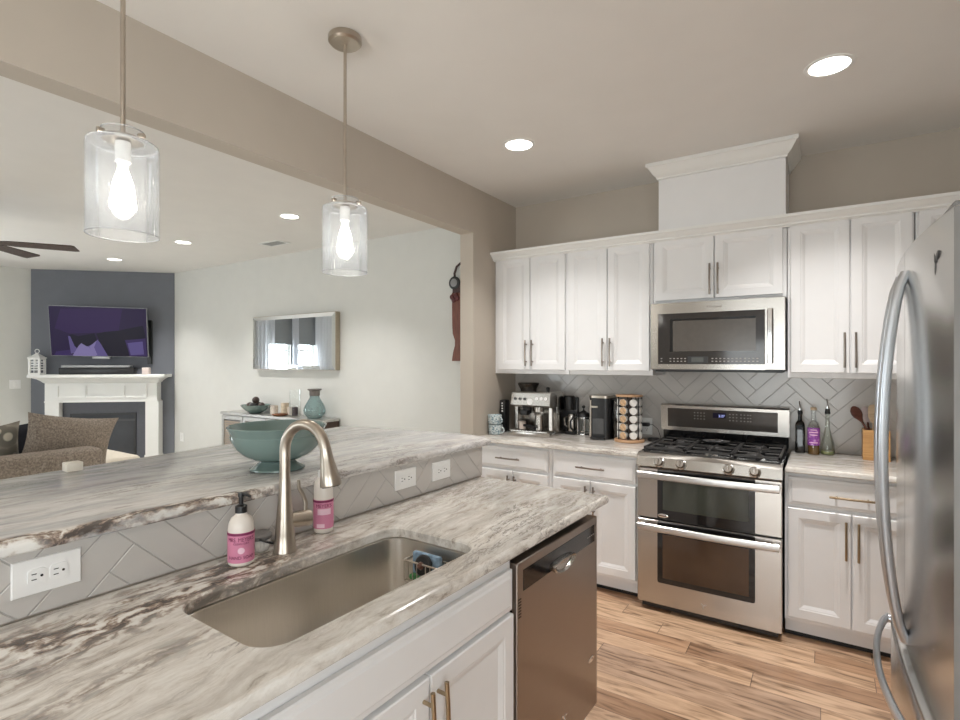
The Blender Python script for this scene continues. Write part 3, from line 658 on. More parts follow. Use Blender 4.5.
# sink basin
def srect(i, z, r): return [(p[0], p[1], z) for p in rrect(-.452+i, -.100-i, -1.475+i, -.765-i, r, 7)]
t = thing('sink', 'deep undermount stainless sink set in the granite worktop', 'sink', (-.276, -1.12, .68), PEN)
bm = BM(); loft(bm, [srect(-.012, .881, .075), srect(-.004, .881, .068), srect(.0, .878, .065), srect(.006, .75, .062), srect(.012, .70, .06), srect(.024, .682, .055), srect(.05, .675, .04), srect(.09, .673, .03)], False, True)
sm = BM()
o = part('basin', bm, SINKM, t, 40)
sol = o.modifiers.new('thickness', 'SOLIDIFY'); sol.thickness = .0015; sol.offset = 1
bm = BM(); lathe(bm, [(.055, 0), (.055, .002), (.045, .003), (.04, .0), (.012, -.001)], (-.276, -1.12, .6738), 28); part('drain', bm, CHROME, t)
# sink base cabinet and its neighbour
base_cabinet('white sink base cabinet with false drawer front and two doors beside the dishwasher', -1.620, -.732,
    [('drawer', -1.600, -.742, .728, .848, []), ('door', -1.600, -1.128, .125, .716, [(-1.150, .604, True)]), ('door', -1.122, -.742, .125, .716, [(-1.098, .604, True)])], PENC, 0.0, .60, BRASS, openback=True)
base_cabinet('white base cabinet at the cut-off near end of the peninsula', -2.56, -1.624,
    [('drawer', -2.54, -1.644, .735, .855, []), ('door', -2.54, -2.095, .125, .722, [(-2.118, .610, True)]), ('door', -2.089, -1.644, .125, .722, [(-2.066, .610, True)])], PENC, 0.0, .60, BRASS)
bm = BM(); box(bm, -.098, -.082, .06, .60, .001, .883); single('end_panel', bm, WHITE, 'narrow white end panel closing the peninsula past the dishwasher', 'panel', (-.09, .3, .001), PENC, smooth=False)
# dishwasher
t = thing('dishwasher', 'stainless steel dishwasher built in at the end of the peninsula', 'dishwasher', (-.416, .3, 0), PENC)
dx0, dx1 = -.722, -.108
bm = BM(); box(bm, dx0-.002, dx1+.006, .058, .60, .03, .864); part('tub', bm, BLACK, t, False)
bm = BM(); box(bm, dx0, dx1, 0, .055, .115, .856, .004, 2); dr = part('door', bm, STEELD, t, False)
bm = BM(); box(bm, dx0+.02, dx1-.02, .075, .10, .002, .11); part('toe_panel', bm, BLACK, t, False)
bm = BM(); box(bm, dx0+.035, dx1-.03, -.0015, .004, .765, .829); part('control_strip', bm, BLACKG, dr, False)
for i in range(4):
    bm = BM(); box(bm, dx1-.10+.018*i, dx1-.09+.018*i, -.0025, .0, .793, .796); part('key', bm, ICON, dr, False)
bm = BM()
cxh = -.415
loft(bm, [[(cxh+k*.085*cos(a), -d, .775+k*(.034*sin(a) if sin(a) < 0 else .012*sin(a))) for a in [2*pi*i/28 for i in range(28)]] for k, d in ((1, -.001), (1, .010), (.93, .014), (.85, .012), (.75, .004), (.6, .003))])
part('pocket_handle', bm, STEEL, dr, 40)
bm = BM()
for i in range(7): box(bm, dx0-.0015, dx0+.001, .018, .042, .69+.009*i, .694+.009*i)
for i in range(7): box(bm, dx0+.006, dx0+.022, -.001, .001, .69+.009*i, .694+.009*i)
part('side_vent', bm, BLACK, dr, False)
bm = BM(); loft(bm, [[(-.165+.028*cos(a)*k, -d, .315+.010*sin(a)*k) for a in [2*pi*i/24 for i in range(24)]] for k, d in ((1, -.001), (1, .001), (.9, .002))]); part('oval_badge', bm, CHROME, dr)
part('door_emblem', lobes(-.40, .215, 0, .018), CHROME, dr)

# faucet
t = thing('faucet', 'tall brushed nickel gooseneck faucet with pull-down spray head behind the sink', 'faucet', (-.542, -1.121, .914), PEN)
fx, fy = -.542, -1.121; SA = .14; SD = Vector((cos(SA), sin(SA), 0))
bm = BM(); lathe(bm, [(.033, 0), (.033, .004), (.031, .008), (.0275, .05), (.0225, .11), (.0175, .17), (.0155, .21)], (fx, fy, .9142), 32); part('body', bm, NICK, t)
bm = BM(); F0 = Vector((fx, fy, 0)); rc = .079; zc = 1.205; pts = [F0+Vector((0, 0, 1.12)), F0+Vector((0, 0, 1.165))]
for i in range(19):
    a = pi-(pi*.93)*i/18; pts.append(F0+SD*(rc+rc*cos(a))+Vector((0, 0, zc+rc*sin(a)*1.05)))
tube(bm, pts, .0152, 18); part('neck', bm, NICK, t)
pe = pts[-1]; dd = (SD*.20+Vector((0, 0, -1))).normalized()
u, v = basis(dd)
bm = BM(); loft(bm, [circ(pe+dd*a, u, v, r, 24) for a, r in ((-.004, .0155), (0, .0162), (.004, .0155), (.03, .0185), (.065, .0245), (.098, .0300), (.102, .0290))]); sh = part('spray_head', bm, NICK, t)
bm = BM(); loft(bm, [circ(pe+dd*a, u, v, r, 24) for a, r in ((.1015, .0265), (.104, .025))]); part('spray_face', bm, BLACK, sh)
bm = BM(); p = pe+dd*.055-SD*.019; box(bm, p.x-.003, p.x+.003, p.y-.005, p.y+.005, p.z-.016, p.z+.016, .002, 2); part('spray_button', bm, BLACK, sh)
bm = BM(); cyl(bm, (fx, fy+.012, 1.0), (fx+.006, fy+.078, .995), .0215, .0245, 22); hd = part('handle_hub', bm, NICK, t)
bm = BM(); tube(bm, [(fx+.005, fy+.066, 1.012), (fx+.004, fy+.070, 1.04), (fx+.0, fy+.063, 1.065), (fx-.003, fy+.050, 1.09), (fx-.004, fy+.050, 1.112)], [.007, .007, .0062, .006, .0055], 12, flat=.7); part('lever', bm, NICK, hd)

# soap bottles
CREAM = mat('milky plastic', (.80, .74, .68), .28, var=.02); PINK = mat('pink paper label', (.68, .25, .39), .5, var=.03); MAROON = mat('maroon print', (.22, .02, .09), .5); PINKL = mat('light pink print', (.90, .62, .74), .5)
camp = PEN.inverted() @ Vector((0, 0, 1.469))
sc = (-.558, -1.247); ang = math.atan2(camp.y-sc[1], camp.x-sc[0])
t = thing('soap_bottle', 'pink labelled hand soap pump bottle with black pump beside the faucet', 'soap bottle', (sc[0], sc[1], .914), PEN)
r0 = .0335
bm = BM(); lathe(bm, [(.028, 0), (.0325, .004), (r0, .012), (r0, .098), (.032, .112), (.026, .126), (.016, .134), (.0145, .137), (.0145, .142)], (sc[0], sc[1], .9145), 32); part('bottle', bm, CREAM, t)
bm = BM(); patch(bm, r0+.0002, sc, ang-1.75, ang+1.75, .926, 1.006, 28); lb = part('label', bm, PINK, t)
bm = BM(); patch(bm, r0+.0008, sc, ang-1.75, ang+1.75, .999, 1.0055, 28); part('label_band', bm, MAROON, lb, False)
bm = wrap_text("MRS. MEYER'S", .0150, r0+.001, sc, ang, .988, 0, .82); join(bm, wrap_text('CLEAN DAY', .0075, r0+.001, sc, ang, .9775, 0)); join(bm, wrap_text('HAND SOAP', .0120, r0+.001, sc, ang, .940, 0))
part('label_print', bm, MAROON, lb, False)
bm = BM()
A_ = [2*pi*i/24 for i in range(24)]
loft(bm, [[(sc[0]+(r0+.0009+d)*cos(ang+.0085*q*cos(a)/r0), sc[1]+(r0+.0009+d)*sin(ang+.0085*q*cos(a)/r0), .959+.0085*q*sin(a)) for a in A_] for q, d in ((1, 0), (1, .0004), (.1, .0004))], False, True); part('label_seal', bm, PINKL, lb, False)
bm = BM(); cyl(bm, (*sc, 1.0545), (*sc, 1.072), .0155, n=24); cyl(bm, (*sc, 1.072), (*sc, 1.076), .0155, .009, 24); cyl(bm, (*sc, 1.076), (*sc, 1.100), .0055, .007, 16)
pa = ang+.9
cyl(bm, (*sc, 1.098), (*sc, 1.108), .0085, .0075, 16); tube(bm, [(sc[0], sc[1], 1.104), (sc[0]+.016*cos(pa), sc[1]+.016*sin(pa), 1.105), (sc[0]+.03*cos(pa), sc[1]+.03*sin(pa), 1.099)], [.005, .0045, .0035], 10); part('pump', bm, BLACK, t)
s2 = (-.597, -.9385); ang2 = math.atan2(camp.y-s2[1], camp.x-s2[0])
t = thing('soap_bottle', 'taller pink labelled dish soap bottle with white cap standing behind the spray head', 'soap bottle', (s2[0], s2[1], .914), PEN)
r2 = .031
bm = BM(); lathe(bm, [(.027, 0), (.030, .004), (r2, .012), (r2, .118), (.0305, .145), (.029, .16), (.020, .174), (.016, .177)], (s2[0], s2[1], .9145), 32); part('bottle', bm, CREAM, t)
bm = BM(); patch(bm, r2+.0002, s2, ang2-1.8, ang2+1.8, .930, 1.022, 28); lb = part('label', bm, PINK, t)
bm = BM(); patch(bm, r2+.0008, s2, ang2-1.8, ang2+1.8, 1.014, 1.0205, 28); part('label_band', bm, MAROON, lb, False); bm = wrap_text("MEYER'S", .0145, r2+.001, s2, ang2+.05, 1.003); part('label_print', bm, MAROON, lb, False)
bm = BM(); patch(bm, r2+.0009, s2, ang2-.6, ang2+.75, .975, .994, 16); patch(bm, r2+.0009, s2, ang2-.7, ang2+.1, .934, .946, 16); part('label_panel', bm, PINKL, lb, False)
bm = BM(); lathe(bm, [(.0165, 0), (.0165, .02), (.009, .024), (.007, .036), (.004, .037)], (s2[0], s2[1], 1.0918), 20); part('cap', bm, PLATE, t)
# dish brush
BRIS = mat('pale bristles', (.72, .70, .66), .8, var=.25, scale=160, stretch=(1, 1, .1))
t = thing('dish_brush', 'round dish brush with pale bristles and black handle lying behind the soap bottle', 'brush', (-.62, -1.165, .914), PEN)
bx, by = -.612, -1.158
bm = BM(); lathe(bm, [(.024, 0), (.03, .006), (.033, .018), (.031, .034)], (bx, by, .9146), 26); part('bristles', bm, BRIS, t)
bm = BM(); lathe(bm, [(.034, 0), (.036, .004), (.036, .011), (.030, .016)], (bx, by, .9490), 26); part('brush_head', bm, mat('grey brush block', (.18, .17, .165), .5), t)
bm = BM(); tube(bm, [(bx+.03, by-.02, .955), (bx+.042, by, .945), (bx+.037, by+.02, .935), (bx+.045, by+.05, .928), (bx+.04, by+.085, .922)], [.003, .0035, .0035, .004, .0045], 8); part('handle', bm, BLACK, t)
# sink caddy with brush and sponge
t = thing('sink_caddy', 'small grey wire caddy hung inside the far end of the sink', 'caddy', (-.26, -.80, .80), PEN)
bm = BM(); x0, x1, y0, y1 = -.335, -.195, -.838, -.782
def wire(z, r=.0022): tube(bm, [(x0, y0, z), (x1, y0, z), (x1, y1, z), (x0, y1, z), (x0, y0, z)], r, 8)
wire(.846, .003); wire(.782)
for i in range(9):
    x = x0+(x1-x0)*i/8; tube(bm, [(x, y0, .846), (x, y0, .782), (x, y1, .782), (x, y1, .846)], .0016, 6)
part('wire_basket', bm, NICK, t)
bm = BM()
for x in (-.31, -.22): lathe(bm, [(.013, 0), (.012, .005), (.006, .007)], (0, 0, 0), 16); bmesh.ops.transform(bm, matrix=Matrix.Translation((x, -.7815, .83)) @ Matrix.Rotation(pi/2, 4, 'X'), verts=bm.verts[-48:])
part('suction_cup', bm, GREENG, t)
SPB = mat('blue sponge', (.25, .36, .48), .9, var=.35, scale=60); bm = BM(); box(bm, -.325, -.215, -.812, -.793, .788, .868, .006, 2)
single_pen('sponge', bm, SPB, 'blue patterned sponge standing in the sink caddy', 'sponge', (-.27, -.796, .788))
t = thing('scrub_brush', 'round black palm brush leaning in front of the blue sponge in the caddy', 'brush', (-.27, -.825, .80), PEN)
bm = BM(); p = Vector((-.268, -.8245, .838)); dr = Vector((.0, -1, .25)).normalized(); u, v = basis(dr)
loft(bm, [circ(p+dr*a, u, v, r, 26) for a, r in ((-.008, .026), (-.004, .032), (.004, .032), (.009, .027), (.012, .014))]); part('brush_body', bm, BLACK, t)
bm = BM(); loft(bm, [circ(p+dr*a, u, v, r, 20) for a, r in ((.0115, .012), (.018, .010), (.022, .005))]); part('grip_knob', bm, mat('brown knob', (.14, .06, .04), .3), t)
bm = BM(); box(bm, -.32, -.262, -.833, -.811, .787, .803, .004, 2)
single_pen('scouring_pad', bm, mat('green scouring pad', (.10, .30, .12), .9, var=.3, scale=90), 'green scouring pad at the bottom of the sink caddy', 'sponge', (-.29, -.82, .787))

# outlets
def outlet(label, x, z, w, h, frame, slots, cat='outlet'):
    t = thing('outlet_plate' if slots else 'switch_plate', label, cat, (x, 0, z), frame)
    bm = BM(); nested(bm, x-w/2, x+w/2, z-h/2, z+h/2, -.006, [(0, .006), (0, .002), (.002, 0), (.004, 0)]); part('plate', bm, PLATE, t, False)
    horiz = w > h
    for s in (-1, 1):
        if slots == 0 or (slots == 1 and s == 1): continue
        cx, cz = (x+s*.0195, z) if horiz else (x, z+s*.0195)
        bm = BM(); prism(bm, rrect(cx-.0165, cx+.0165, cz-.0165, cz+.0165, .008), -.0085, -.004, 'xz'); so = part('socket', bm, PLATE, t, False)
        bm = BM()
        if horiz:
            box(bm, cx-.010, cx-.001, -.0092, -.008, cz+.005, cz+.0068); box(bm, cx-.010, cx-.001, -.0092, -.008, cz-.0068, cz-.005); cyl(bm, (cx+.008, -.0092, cz), (cx+.008, -.008, cz), .0028, n=12)
        else:
            box(bm, cx-.0068, cx-.005, -.0092, -.008, cz, cz+.009); box(bm, cx+.005, cx+.0068, -.0092, -.008, cz, cz+.009); cyl(bm, (cx, -.0092, cz-.008), (cx, -.008, cz-.008), .0028, n=12)
        part('slots', bm, BLACK, so, False)
    if slots == 0:
        bm = BM(); box(bm, x-.016, x+.016, -.0095, -.004, z-.03, z+.03, .002, 1); part('rocker', bm, PLATE, t, False)
    return t
PK = PEN @ Matrix.Translation((-.6545, 0, 0)) @ Matrix.Rotation(pi/2, 4, 'Z')
outlet('large white double outlet on the grey tiles near the left edge of the peninsula', -1.648, .9985, .125, .078, PK, 2)
outlet('white outlet on the peninsula tiles, second from the end by the back cabinets', -.490, .997, .12, .078, PK, 2)
outlet('white outlet on the peninsula tiles, nearest the end by the back cabinets', -.262, .992, .12, .078, PK, 2)
BK = Matrix.Translation((0, YB-.0072, 0))
ol = outlet('white outlet on the backsplash behind the pod carousel, with a black plug in it', -1.072, 1.0, .075, .118, BK, 1)
outlet('white outlet on the backsplash seen between the utensil box and fridge handle', .385, 1.02, .075, .118, BK, 2)
t = thing('phone_charger', 'black plug and cable with a round black puck beside the pod carousel', 'charger', (-.992, 3.74, .914))
bm = BM(); box(bm, -1.095, -1.048, YB-.06, YB-.0165, 1.003, 1.028, .004, 2); part('plug', bm, BLACK, t)
bm = BM(); tube(bm, [(-1.05, YB-.045, 1.015), (-1.02, YB-.05, 1.018), (-.985, YB-.05, .99), (-.965, YB-.06, .94), (-.96, YB-.09, .918), (-.985, YB-.115, .9185)], .0022, 8); part('cable', bm, BLACK, t)
bm = BM(); lathe(bm, [(.036, 0), (.040, .004), (.040, .018), (.034, .023)], (-.995, 3.735, .9142), 28); part('puck', bm, BLACK, t)

# ---------------------------------------------------------------- fridge
FB = lambda x: -(.1178*x*x)           # bowed front, offset from local y = 0 (front towards -y is away from the wall)
t = thing('refrigerator', 'tall stainless french door refrigerator with bowed handles at the picture edge', 'refrigerator', (0, .45, 0), FRI)
def bowed(x0, x1, z0, z1, off=0, th=.07, n=14, r=.006):
    bm = BM(); rings = []
    def ring(z, ins):
        F = [(x0+ins+(x1-x0-2*ins)*i/n) for i in range(n+1)]
        fr_ = [(x, .1178*x*x-off+ins, z) for x in F]
        return fr_+[(x1-ins, th+.02, z), (x0+ins, th+.02, z)]
    loft(bm, [ring(z0, r), ring(z0+r*.3, r*.3), ring(z0+r, 0), ring(z1-r, 0), ring(z1-r*.3, r*.3), ring(z1, r)])
    return bm
bm = BM(); box(bm, -.452, .452, .095, .84, .05, 1.745, .006, 1); part('case', bm, CASEG, t, False)
bm = BM(); box(bm, -.44, .44, .10, .8, 0, .049); part('base_grille', bm, BLACK, t, False)
def side_grey(o):
    o.data.materials.append(CASEG)
    for f in o.data.polygons:
        if abs(f.normal.x) > .9 or f.normal.y > .5: f.material_index = 1
def fridge_door(x0, x1, hx, nm):
    d = part('door', bowed(x0, x1, .752, 1.75), STEELF, t, 25, label=nm); side_grey(d)
    bm = BM(); za, zb = .775, 1.69; rings = []
    for i in range(25):
        u = i/24; z = za+(zb-za)*u; b = .002+.047*sin(pi*u)**.62
        y = .1178*hx*hx-b
        w, tk = .0165, .012
        rings.append([(hx+w*cos(a), y+tk*sin(a), z) for a in [2*pi*k/14 for k in range(14)]])
    loft(bm, rings)
    part('door_handle', bm, mat('satin fridge handle', (.70, .73, .78), .30, 1, var=.02), d)
    return d
fridge_door(-.455, -.003, -.048, 'far fridge door')
nd = fridge_door(.003, .455, .048, 'near fridge door')
dw = part('freezer_drawer', bowed(-.455, .455, .06, .742, .014), STEELF, t, 25, label='freezer drawer'); side_grey(dw)
bm = BM(); rings = []
for i in range(25):
    u = i/24; x = -.33+.66*u; b = .022+.033*sin(pi*u)**.7; y = .1178*x*x-b
    rings.append([(x, y+.008*sin(a), .682+.0135*cos(a)) for a in [2*pi*k/14 for k in range(14)]])
loft(bm, rings)
for x in (-.322, .322): cyl(bm, (x, .1178*x*x-.028, .682), (x, .1178*x*x-.008, .682), .011, n=14)
part('drawer_handle', bm, bpy.data.materials['satin fridge handle'], dw)
# small dark three-lobed emblem on the near door
bm = lobes(.345, 1.668, .1178*.345**2+.001, .026)
part('emblem', bm, DARKGREY, nd)
for x in (-.36, .36):
    bm = BM(); box(bm, x-.05, x+.05, .03, .14, 1.7505, 1.768, .004, 1); part('hinge_cover', bm, CASEG, t, False)

# ---------------------------------------------------------------- things on the wall worktop
def mug(name, label, c, z, m, rot, group=None):
    t = thing(name, label, 'mug', (c[0], c[1], z), group=group)
    bm = BM(); lathe(bm, [(.036, 0), (.047, .003), (.053, .02), (.054, .071), (.052, .073), (.050, .069), (.047, .01), (.02, .008)], (c[0], c[1], z), 28, cap1=True); part('cup', bm, m, t)
    bm = BM(); pts = []
    for i in range(9):
        a = -pi*.42+pi*.84*i/8; rr = .050+.030*cos(a)*1.1; pts.append((c[0]+rr*cos(rot), c[1]+rr*sin(rot), z+.036+.023*sin(a)))
    tube(bm, pts, .005, 8); part('handle', bm, m, t)
    return t
MUGM = figured('blue printed stoneware', [(0, (.05, .10, .15)), (.25, (.20, .30, .36)), (.5, (.52, .60, .62)), (1, (.75, .78, .77))], 70, .25)
mug('mug', 'blue patterned mug at the bottom of the stack in the counter corner', (-2.092, 3.43), .9145, MUGM, -.15)
mug('mug', 'blue patterned mug stacked on top of the other in the counter corner', (-2.098, 3.43), .9885, MUGM, -.3)
t = thing('countertop_gadget', 'slim black gadget with pale buttons between the mugs and the espresso machine', 'gadget', (-2.10, 3.58, .914))
bm = BM(); box(bm, -2.128, -2.075, 3.545, 3.62, .9145, 1.165, .010, 2); part('body', bm, BLACK, t)
bm = BM()
for z in (1.08, 1.10, 1.12, 1.14): cyl(bm, (-2.10, 3.546, z), (-2.10, 3.542, z), .006, n=12)
part('buttons', bm, PLATE, t)
# espresso machine
t = thing('espresso_machine', 'stainless steel espresso machine with bean hopper in the counter corner', 'espresso machine', (-1.83, 3.6, .914))
ex0, ex1, ey = -2.005, -1.665, 3.50
bm = BM(); box(bm, ex0+.01, ex1-.01, ey+.13, 3.74, .93, 1.235, .006, 2); part('body', bm, STEEL, t)
bm = BM(); prism(bm, [(ey+.01, 1.125), (ey-.005, 1.14), (ey+.01, 1.228), (ey+.02, 1.236), (ey+.128, 1.236), (ey+.128, 1.125)], ex0+.008, ex1-.008, 'yz'); hp = part('control_head', bm, STEEL, t, False)
bm = BM()
for x in (ex0+.045, ex0+.085, ex0+.125): cyl(bm, (x, ey+.006, 1.185), (x, ey-.006, 1.185), .010, n=14)
part('dark_button', bm, DARKGREY, hp)
bm = BM()
for x in (ex1-.115, ex1-.078, ex1-.042): cyl(bm, (x, ey+.006, 1.19), (x, ey-.006, 1.19), .011, n=14)
part('lit_button', bm, emit('backlit button', (1, .95, .9), .8), hp)
bm = BM(); cyl(bm, ((ex0+ex1)/2, ey+.004, 1.165), ((ex0+ex1)/2, ey-.008, 1.165), .023, n=24); part('pressure_gauge', bm, PLATE, hp)
bm = BM(); box(bm, ex0-.008, ex1+.008, ey-.04, 3.745, .9155, .945, .005, 2); part('drip_tray_base', bm, STEEL, t)
bm = BM(); box(bm, ex0+.015, ex1-.015, ey-.03, ey+.125, .9455, .950)
for i in range(12): box(bm, ex0+.03+.024*i, ex0+.036+.024*i, ey-.028, ey+.12, .950, .953)
part('drip_grid', bm, STEELX, t, False)
for x in (ex0+.012, ex1-.042):
    bm = BM(); box(bm, x, x+.03, ey+.05, ey+.128, .951, 1.124, .004, 1); part('side_panel', bm, STEEL, t)
bm = BM(); cyl(bm, (ex0+.115, ey+.06, 1.124), (ex0+.115, ey+.06, 1.075), .038, .036, 24); box(bm, ex0+.085, ex0+.145, ey+.0, ey+.06, 1.06, 1.10, .006, 2); part('grind_outlet', bm, BLACK, t)
bm = BM(); cyl(bm, (ex1-.125, ey+.06, 1.124), (ex1-.125, ey+.06, 1.09), .042, .042, 26); part('group_head', bm, STEEL, t)
bm = BM(); cyl(bm, (ex1-.125, ey+.06, .9535), (ex1-.125, ey+.06, 1.06), .036, .031, 24); cyl(bm, (ex1-.125, ey+.06, 1.06), (ex1-.125, ey+.06, 1.072), .031, .035, 24); part('milk_jug', bm, STEEL, t)
bm = BM(); tube(bm, [(ex0+.11, ey+.02, .985), (ex0+.18, ey-.01, .983), (ex0+.23, ey-.03, .975)], [.010, .012, .012], 12); part('portafilter', bm, BLACK, t)
bm = BM(); cyl(bm, (ex0+.075, ey+.055, .9535), (ex0+.075, ey+.055, 1.01), .026, .030, 22); part('cup', bm, mat('small pale cup', (.60, .52, .46), .3), t)
bm = BM(); lathe(bm, [(.060, 0), (.064, .02), (.080, .050), (.082, .062), (.076, .066)], (ex0+.095, 3.62, 1.2365), 28); hpn = part('bean_hopper', bm, SMOKE, t)
bm = BM(); lathe(bm, [(.054, 0), (.058, .018), (.07, .042), (.066, .045)], (ex0+.095, 3.62, 1.2385), 22); part('coffee_beans', bm, mat('coffee beans', (.05, .025, .015), .5, var=.5, scale=120), hpn)
bm = BM(); lathe(bm, [(.012, 0), (.014, .03), (.006, .034)], (ex1-.09, 3.64, 1.2365), 16); part('valve_knob', bm, BLACK, t)
# second machine, press, single-cup brewer
t = thing('coffee_maker', 'dark drip coffee maker between the espresso machine and the french press', 'coffee maker', (-1.70, 3.74, .914))
bm = BM(); box(bm, -1.76, -1.585, 3.80, 3.842, .9145, 1.19, .010, 2); part('tower', bm, DARKGREY, t)
bm = BM(); lathe(bm, [(.040, 0), (.043, .02), (.043, .10), (.036, .11)], (-1.632, 3.756, 1.095), 26); part('brew_basket', bm, BLACK, t)
bm = BM(); lathe(bm, [(.032, 0), (.038, .01), (.038, .10), (.030, .125), (.032, .135)], (-1.612, 3.757, .9315), 26); cf = part('carafe', bm, STEEL, t)
bm = BM(); tube(bm, [(-1.638, 3.722, 1.05), (-1.650, 3.70, 1.035), (-1.642, 3.70, .985), (-1.632, 3.725, .97)], .005, 8); part('carafe_handle', bm, STEEL, cf)
bm = BM(); box(bm, -1.655, -1.570, 3.715, 3.799, .9145, .930, .005, 2); part('base', bm, BLACK, t)
t = thing('french_press', 'small glass french press with black handle and lid', 'french press', (-1.515, 3.73, .914))
c = (-1.508, 3.735)
bm = BM(); lathe(bm, [(.040, .018), (.042, .02), (.042, .135)], (*c, .914), 26, cap1=False); part('glass_beaker', bm, CLEAR, t)
bm = BM(); lathe(bm, [(.045, 0), (.046, .006), (.044, .016)], (*c, .9145), 26)
for k in range(4):
    a = k*pi/2+.5; tube(bm, [(c[0]+.0445*cos(a), c[1]+.0445*sin(a), .92), (c[0]+.0445*cos(a), c[1]+.0445*sin(a), 1.05)], .004, 6)
lathe(bm, [(.047, .125), (.047, .137), (.0455, .137), (.0455, .125)], (*c, .914), 26, cap0=False, cap1=False); part('frame', bm, CHROME, t)
bm = BM(); lathe(bm, [(.046, .138), (.047, .15), (.04, .168), (.014, .182), (.006, .186), (.004, .20)], (*c, .914), 26); lathe(bm, [(.004, .2), (.012, .206), (.013, .216), (.006, .224)], (*c, .914), 18); part('lid', bm, BLACK, t)
bm = BM(); tube(bm, [(c[0]-.045, c[1]-.01, 1.045), (c[0]-.065, c[1]-.035, 1.05), (c[0]-.082, c[1]-.055, 1.02), (c[0]-.080, c[1]-.055, .97), (c[0]-.062, c[1]-.035, .942), (c[0]-.047, c[1]-.008, .945)], .007, 10); part('handle', bm, BLACK, t)
bm = BM(); cyl(bm, (*c, .935), (*c, 1.04), .003, n=8); lathe(bm, [(.039, .03), (.039, .034)], (*c, .914), 22); part('plunger', bm, CHROME, t)
t = thing('pod_coffee_maker', 'black single-cup pod coffee maker with silver trim beside the carousel', 'coffee maker', (-1.345, 3.68, .914))
bm = BM(); prism(bm, rrect(-1.415, -1.270, 3.595, 3.80, .03, 6), .9145, 1.205); part('body', bm, BLACK, t)
bm = BM(); prism(bm, rrect(-1.418, -1.267, 3.592, 3.78, .032, 6), 1.2055, 1.222); part('lid', bm, NICK, t)
bm = BM(); box(bm, -1.405, -1.392, 3.588, 3.596, .925, 1.19, .002, 1); box(bm, -1.395, -1.345, 3.5885, 3.596, 1.135, 1.15, .002, 1); part('trim_strip', bm, NICK, t)
bm = BM(); box(bm, -1.385, -1.300, 3.590, 3.5965, .95, 1.06, .002, 1); part('cup_recess', bm, DARKGREY, t)
bm = BM(); prism(bm, rrect(-1.395, -1.285, 3.560, 3.60, .02, 5), .9145, .932); part('drip_tray', bm, BLACK, t)
bm = BM(); box(bm, -1.268, -1.225, 3.66, 3.80, .9145, 1.195, .01, 2); part('water_tank', bm, SMOKE, t)
# pod carousel
cc = (-1.13, 3.625)
t = thing('pod_carousel', 'wooden coffee pod carousel with wire columns beside the range', 'pod carousel', (*cc, .914))
bm = BM(); lathe(bm, [(.098, 0), (.102, .004), (.102, .014), (.098, .018)], (*cc, .9142), 36); part('base', bm, wood('maple base', (.42, .24, .13), (.56, .35, .2)), t)
bm = BM(); lathe(bm, [(.085, 0), (.09, .003), (.09, .01), (.085, .013)], (*cc, 1.222), 36); part('top_plate', bm, bpy.data.materials['maple base'], t)
bm = BM(); cyl(bm, (*cc, .9322), (*cc, 1.2219), .02, n=16); part('post', bm, DARKWOOD, t)
bm = BM()
ca = math.atan2(-cc[1], -cc[0])
cols = [ca-1.5, ca-.56, ca+.34, ca+1.24, ca+2.14]
for a in [q+.45 for q in cols]+[cols[0]-.45]: tube(bm, [(cc[0]+.082*cos(a), cc[1]+.082*sin(a), .9322), (cc[0]+.082*cos(a), cc[1]+.082*sin(a), 1.2218)], .0032, 6)
part('wire_rail', bm, BLACK, t)
LID = mat('white foil lid', (.80, .78, .74), .35, var=.05, scale=60); LIDB = mat('tan foil lid', (.46, .30, .17), .35, var=.3, scale=50); PODW = mat('pod cup', (.75, .73, .70), .4)
pname = {0: 'far left', 1: 'front left', 2: 'front right', 3: 'far right', 4: 'rear right'}
rowname = ['bottom', 'second lowest', 'middle', 'second highest', 'top']
def pod(colr, lm):
    t = thing('coffee_pod', 'x', 'coffee pod', (0, 0, 0), group='coffee pods in the carousel')
    bm = BM(); u, v = Vector((0, 1, 0)), Vector((0, 0, 1))
    loft(bm, [circ((a, 0, 0), u, v, r, 18) for a, r in ((-.042, .016), (-.040, .018), (-.004, .0225), (-.004, .0255), (0, .0255))]); part('cup', bm, PODW, t)
    bm = BM(); loft(bm, [circ((a, 0, 0), u, v, r, 18) for a, r in ((.0003, .0245), (.0012, .0235))]); part('lid', bm, lm, t)
    return t
pw, pb = pod('w', LID), pod('b', LIDB); usedw = usedb = False
for ci, a in enumerate(cols):
    for ri in range(5):
        src = pb if ci in (1,) else pw
        M = Matrix.Translation((cc[0]+.080*cos(a), cc[1]+.080*sin(a), .962+.0555*ri)) @ Matrix.Rotation(a, 4, 'Z')
        lab = '%s coffee pod in the %s column of the carousel, %s row' % ('tan lidded' if src is pb else 'white lidded', pname[ci], rowname[ri])
        if src is pw and not usedw: pw.matrix_world = M; pw['label'] = lab; usedw = True
        elif src is pb and not usedb: pb.matrix_world = M; pb['label'] = lab; usedb = True
        else: dup(src, M, lab)
